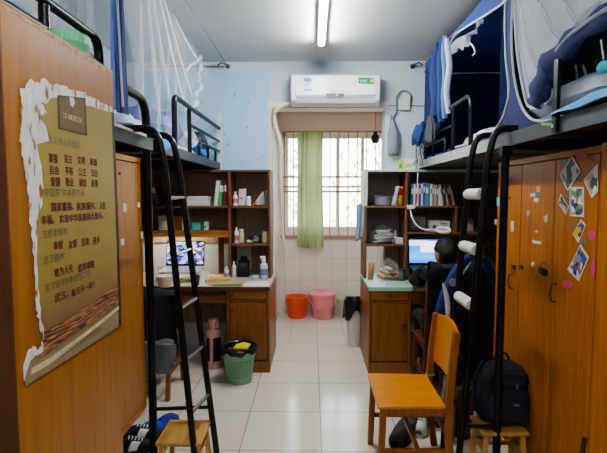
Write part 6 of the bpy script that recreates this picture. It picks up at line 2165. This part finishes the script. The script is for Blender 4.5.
# ================================================================ CLOTHES ON CHAIRS
def drape(x0, x1, y, ztop, zf, zb, amp, waves, seed, dep=.05):
    """cloth over a horizontal edge: front fall towards the room and short fall behind"""
    rnd = random.Random(seed)
    p = [rnd.random() * 6 for _ in range(4)]

    def fn(u, v):
        x = x0 + (x1 - x0) * u
        w = math.sin(u * waves * 6.28 + p[0]) + .5 * math.sin(u * waves * 11 + p[1])
        if v < .7:
            k = 1 - v / .7
            z = ztop - (ztop - zf - .06 * math.sin(u * 4 + p[2])) * k
            yy = y - dep - (.02 + amp * w) * (.4 + .6 * k) - .02 * k
            return (x + .03 * math.sin(k * 3 + p[3]) * (u - .5) * 2, yy, z)
        k = (v - .7) / .3
        a = min(1, k * 2) * PI
        if k < .5:
            return (x, y - dep * math.cos(a) * 1.0, ztop + dep * .7 * math.sin(a) + .01 * w * math.sin(a))
        k2 = (k - .5) * 2
        return (x, y + dep + amp * .4 * w * k2, ztop - (ztop - zb) * k2)
    return MB().sheet(fn, 48, 34)


jk = thing('jacket', 'blue and black uniform jacket with white stripe over the chair back', 'jacket', (1.06, 3.24, .3))
JB = mat('17181d', .85, 0, .25, 9, .3, name='jacket_black')
JU = mat('263c78', .8, 0, .2, 9, .2, name='jacket_blue')
ych = 3.50 - .18 - .06
obj('jacket_body', drape(.84, 1.27, ych - .01, 1.03, .30, .75, .018, 1.6, 4, .05), JB, jk)
sp = spline([P(470, 257, 3.17), P(459, 268, 3.13), P(450, 284, 3.10), P(442, 306, 3.09), P(437, 330, 3.09), P(434, 352, 3.09), P(433, 366, 3.09)], 6)
obj('sleeve', MB().tube(sp, [.032 + .012 * math.sin(PI * i / len(sp)) for i in range(len(sp))], 14, flat=.62), JU, jk, label='blue sleeve')
st_ = spline([P(443, 283, 3.045), P(446.5, 296, 3.04), P(448, 312, 3.035), P(446, 326, 3.04)], 6)
obj('white_stripe', MB().tube(st_, [.006 + .012 * math.sin(PI * i / (len(st_) - 1)) for i in range(len(st_))], 8, flat=.5), mat('d5d8de', .7, name='jacket_white'), jk)
obj('grey_trim', MB().tube(spline([P(471, 262, 3.09), P(464, 272, 3.075), P(458, 283, 3.07)], 5), .007, 6), mat('7a8496', .7, name='jacket_trim'), jk)
obj('emblem', MB().lathe([(0, 0), (.028, 0), (.028, .004), (0, .004)], P(453, 282.5, 3.047), 18, Euler((PI / 2, 0, 0)).to_matrix()), mat('8a93a6', .6, 0, .2, 40, name='jacket_emblem'), jk)
sp = spline([P(482, 258, 3.2), P(488, 268, 3.2), P(491, 285, 3.22), P(490, 305, 3.22)], 6)
obj('sleeve', MB().tube(sp, [.022 + .012 * math.sin(PI * i / len(sp)) for i in range(len(sp))], 12, flat=.6), mat('1f2f5e', .8, 0, .2, 9, .2, name='jacket_dark_blue'), jk, label='dark blue sleeve')

ycl = 3.53 - .18 - .06
jk2 = obj('jacket', drape(-1.47, -1.0, ycl - .005, .82, .44, .55, .022, 1.4, 9, .055), mat('1e2024', .85, 0, .3, 10, .3, name='black_jacket'), label='black jacket over the chair at the left desk', cat='jacket')
obj('trousers', drape(-1.40, -.985, ycl - .125, .50, .24, .45, .014, 1.5, 15, .02), mat('6e7074', .9, 0, .2, 14, .3, name='grey_cloth'), label='grey garment hanging below the black jacket on the left chair', cat='garment')

# yellow patterned cloth at the back of the right desk
obj('patterned_cloth', fold_sheet([P(462, 233, 4.5), P(480, 233, 4.5), P(494, 233, 4.5)], [P(462, 262, 4.5), P(480, 263, 4.5), P(494, 262, 4.5)], .008, 3, 30, 8, axis=(0, 1, 0)), patches('floral_print', ['6d5c2c', '2f2a22', 'a68a35', '4a4030', '3a3328', '8f4a38'], 14, .85, 0, 2.2),
    label='yellow and dark patterned cloth hanging behind the right desk', cat='cloth')

# ================================================================ THINGS ON THE FLOOR
# pink thermos
c = Vector((P(214, 374, 4.0).x, 4.0, 0))
th = thing('vacuum_flask', 'rose-pink vacuum flask standing under the left desk', 'flask', c)
PKM = mat('c79a8b', .35, .1, .06, name='rose_pink')
c = c + Vector((0, 0, .001))
obj('flask_body', MB().lathe([(0, .07), (.066, .07), (.066, .285), (0, .285)], c, 28), mat('2d2523', .3, .2, .1, name='flask_dark'), th)
obj('base', MB().lathe([(0, 0), (.074, 0), (.076, .01), (.074, .069), (0, .069)], c, 28), PKM, th)
obj('shoulder', MB().lathe([(0, .286), (.075, .286), (.076, .325), (.06, .352), (0, .352)], c, 28), PKM, th)
obj('cap', MB().lathe([(0, .353), (.052, .353), (.05, .40), (.047, .435), (.04, .445), (0, .445)], c, 28), PKM, th)
obj('handle', MB().bar(c + Vector((0, -.088, .05)), c + Vector((0, -.088, .31)), .028, .014, (0, 1, 0)).obox(c + Vector((0, -.08, .055)), (.028, .03, .02)).obox(c + Vector((0, -.078, .305)), (.028, .035, .02)), PKM, th, bevel=.004)
obj('spout', MB().obox(c + Vector((.038, -.04, .40)), (.024, .04, .06), (0, 0, .6)), PKM, th, bevel=.006)
# green waste basket
c = Vector((P(239.5, 380, 3.70).x, 3.70, .001))
wb_ = thing('waste_basket', 'green lattice waste basket with a black bag and yellow wrapper', 'waste basket', c)
GRN = mat('7fae92', .4, 0, .05, name='basket_green')
r0, r1, H_ = .10, .137, .29
lat = MB()
nu, nv = 48, 12
g_ = [[lat.bm.verts.new((c.x + (r0 + (r1 - r0) * j / nv) * math.cos(2 * PI * i / nu), c.y + (r0 + (r1 - r0) * j / nv) * math.sin(2 * PI * i / nu), c.z + .015 + (H_ - .055) * j / nv)) for j in range(nv + 1)] for i in range(nu)]
for i in range(nu):
    for j in range(nv):
        a4 = [g_[i][j], g_[(i + 1) % nu][j], g_[(i + 1) % nu][j + 1], g_[i][j + 1]]
        if j in (0, 1, nv - 1, nv - 2):
            lat.face(a4)
            continue
        cc = sum((v.co for v in a4), Vector()) / 4
        inn = [lat.bm.verts.new(cc + (v.co - cc) * (.62 if (i + j) % 2 else .40)) for v in a4]
        for k in range(4):
            lat.face([a4[k], a4[(k + 1) % 4], inn[(k + 1) % 4], inn[k]])
obj('basket_wall', lat, GRN, wb_, solid=.003, flat=True)
obj('basket_base', MB().lathe([(0, 0), (r0, 0), (r0, .016), (0, .016)], c, 32), GRN, wb_)
obj('rim', MB().lathe([(r1 - .002, H_ - .042), (r1 + .006, H_ - .04), (r1 + .009, H_ - .012), (r1 + .004, H_ - .008), (r1 - .002, H_ - .012)], c, 40), GRN, wb_)
BAGM = mat('1a1a1d', .3, 0, .2, 20, name='black_bag')


def lin2(u, v):
    a = 2 * PI * u
    wv = .010 * math.sin(a * 6 + 1) + .008 * math.sin(a * 11)
    if v < .55:
        k = v / .55
        return (c.x + (r0 - .008 + (r1 - r0 - .004) * k) * math.cos(a), c.y + (r0 - .008 + (r1 - r0 - .004) * k) * math.sin(a), c.z + .02 + (H_ - .02) * k)
    k = (v - .55) / .45
    rr_ = r1 - .012 + .03 * math.sin(PI * min(1, k * 1.1) * .5)
    return (c.x + rr_ * math.cos(a), c.y + rr_ * math.sin(a), c.z + H_ + .016 * math.sin(PI * k) + wv * k - .03 * k * k)


obj('bin_liner', MB().sheet(lin2, 56, 18), BAGM, wb_, solid=.002)
fill = MB().ball((c.x, c.y, c.z + .235), (.115, .115, .045), 18, 8, noise=.08, seed=6)
obj('rubbish', fill, mat('3a3634', .5, 0, .5, 18, name='rubbish_dark'), wb_)
w_ = MB().prism([(c.x - .045, c.y - .03, c.z + .277), (c.x + .075, c.y - .05, c.z + .280), (c.x + .095, c.y + .03, c.z + .292), (c.x + .03, c.y + .05, c.z + .30), (c.x - .03, c.y + .03, c.z + .288)], (0, 0, .014))
obj('wrapper', w_, mat('e3cf2f', .35, 0, .15, 25, name='wrapper_yellow'), label='crumpled yellow wrapper on top of the green waste basket', cat='wrapper', bevel=.003)
obj('wrapper', MB().ball((c.x - .07, c.y - .045, c.z + .288), (.022, .018, .012), 10, 7, noise=.15, seed=3), mat('b23a3a', .4, name='wrapper_red'), label='small red wrapper scrap at the left of the green waste basket', cat='wrapper')
# steel flask and brown flask behind the right ladder
q = Vector((.862, 2.80, 0))
f1 = thing('vacuum_flask', 'brushed steel vacuum flask on the floor behind the foreground chair', 'flask', q)
q = q + Vector((0, 0, .001))
obj('flask_body', MB().lathe([(0, 0), (.04, 0), (.043, .01), (.043, .31), (.034, .335), (0, .335)], q, 24), mat('8d8b88', .3, .8, .1, name='brushed_steel'), f1)
obj('cap', MB().lathe([(0, .336), (.034, .336), (.034, .40), (.028, .412), (0, .412)], q, 24), mat('a5a29d', .3, .7, .1, name='steel_cap'), f1)
q = Vector((.965, 2.85, 0))
f2 = thing('kettle', 'brown thermal kettle with a curved black handle beside the steel flask', 'kettle', q)
q = q + Vector((0, 0, .001))
obj('kettle_body', MB().lathe([(0, 0), (.052, 0), (.054, .01), (.052, .26), (.04, .29), (.04, .315), (0, .32)], q, 24), mat('5b4436', .35, .4, .1, name='brown_metal'), f2)
obj('handle', MB().tube(spline([q + Vector((.03, -.03, .28)), q + Vector((.03, -.075, .33)), q + Vector((.03, -.10, .29)), q + Vector((.03, -.085, .16)), q + Vector((.03, -.045, .12))], 6), .008, 8), mat('3a3a3c', .3, .7, .1, name='handle_dark_metal'), f2)
# white box behind the right stool
carton('box', 'small white box on the floor behind the right stool', 'box', 1.06, 1.17, 2.83, 2.93, 0, .10, 'cfcdc8')
# folded umbrella leaning against the wardrobe
u0, u1 = Vector((1.105, 1.90, .0)), Vector((1.15, 1.885, .46))
um = thing('umbrella', 'folded black umbrella leaning at the edge of the nearer right wardrobe', 'umbrella', u0)
d_ = (u1 - u0)
obj('folded_canopy', MB().tube([u0 + d_ * k for k in (0.04, .12, .3, .55, .78, .86)], [.006, .022, .034, .032, .018, .012], 12), mat('15161a', .7, 0, .2, 14, .3, name='umbrella_black'), um)
obj('shaft', MB().tube([u0 + d_ * .0, u0 + d_ * 1.0], .005, 8), mat('2b2b2e', .3, .7, name='umbrella_shaft'), um)
obj('grip', MB().tube([u0 + d_ * .97, u0 + d_ * 1.06, u0 + d_ * 1.14], .010, 8), mat('3a2a20', .4, name='umbrella_grip'), um)

# ================================================================ LIGHT, SKY, CAMERA
w = bpy.data.worlds.new('sky')
SC.world = w
w.use_nodes = True
nt = w.node_tree
bg = nt.nodes['Background']
sk = N(nt, 'ShaderNodeTexSky')
sk.sky_type = 'NISHITA'
sk.sun_disc = False
sk.sun_elevation = .7
sk.sun_rotation = 2.5
mixn = nt.nodes.new('ShaderNodeMix')
mixn.data_type = 'RGBA'
mixn.inputs[0].default_value = .85
nt.links.new(sk.outputs[0], mixn.inputs[6])
mixn.inputs[7].default_value = (1.0, .975, .92, 1)
nt.links.new(mixn.outputs[2], bg.inputs[0])
bg.inputs[1].default_value = 3.4
SC.cycles.use_denoising = True
SC.cycles.transparent_max_bounces = 24
SC.cycles.sample_clamp_indirect = 6
SC.view_settings.view_transform = 'AgX'
SC.view_settings.look = 'AgX - Medium High Contrast'
SC.view_settings.exposure = 0.85
cam = bpy.data.cameras.new('camera')
cam.sensor_fit = 'HORIZONTAL'
cam.sensor_width = 36
cam.lens = FPX / 607 * 36
cam.clip_start = .05
co = bpy.data.objects.new('camera', cam)
COL.objects.link(co)
co.location = (0, 0, EYE)
M3 = Matrix((RT, UP, -FW)).transposed()
co.rotation_euler = M3.to_euler()
SC.camera = co
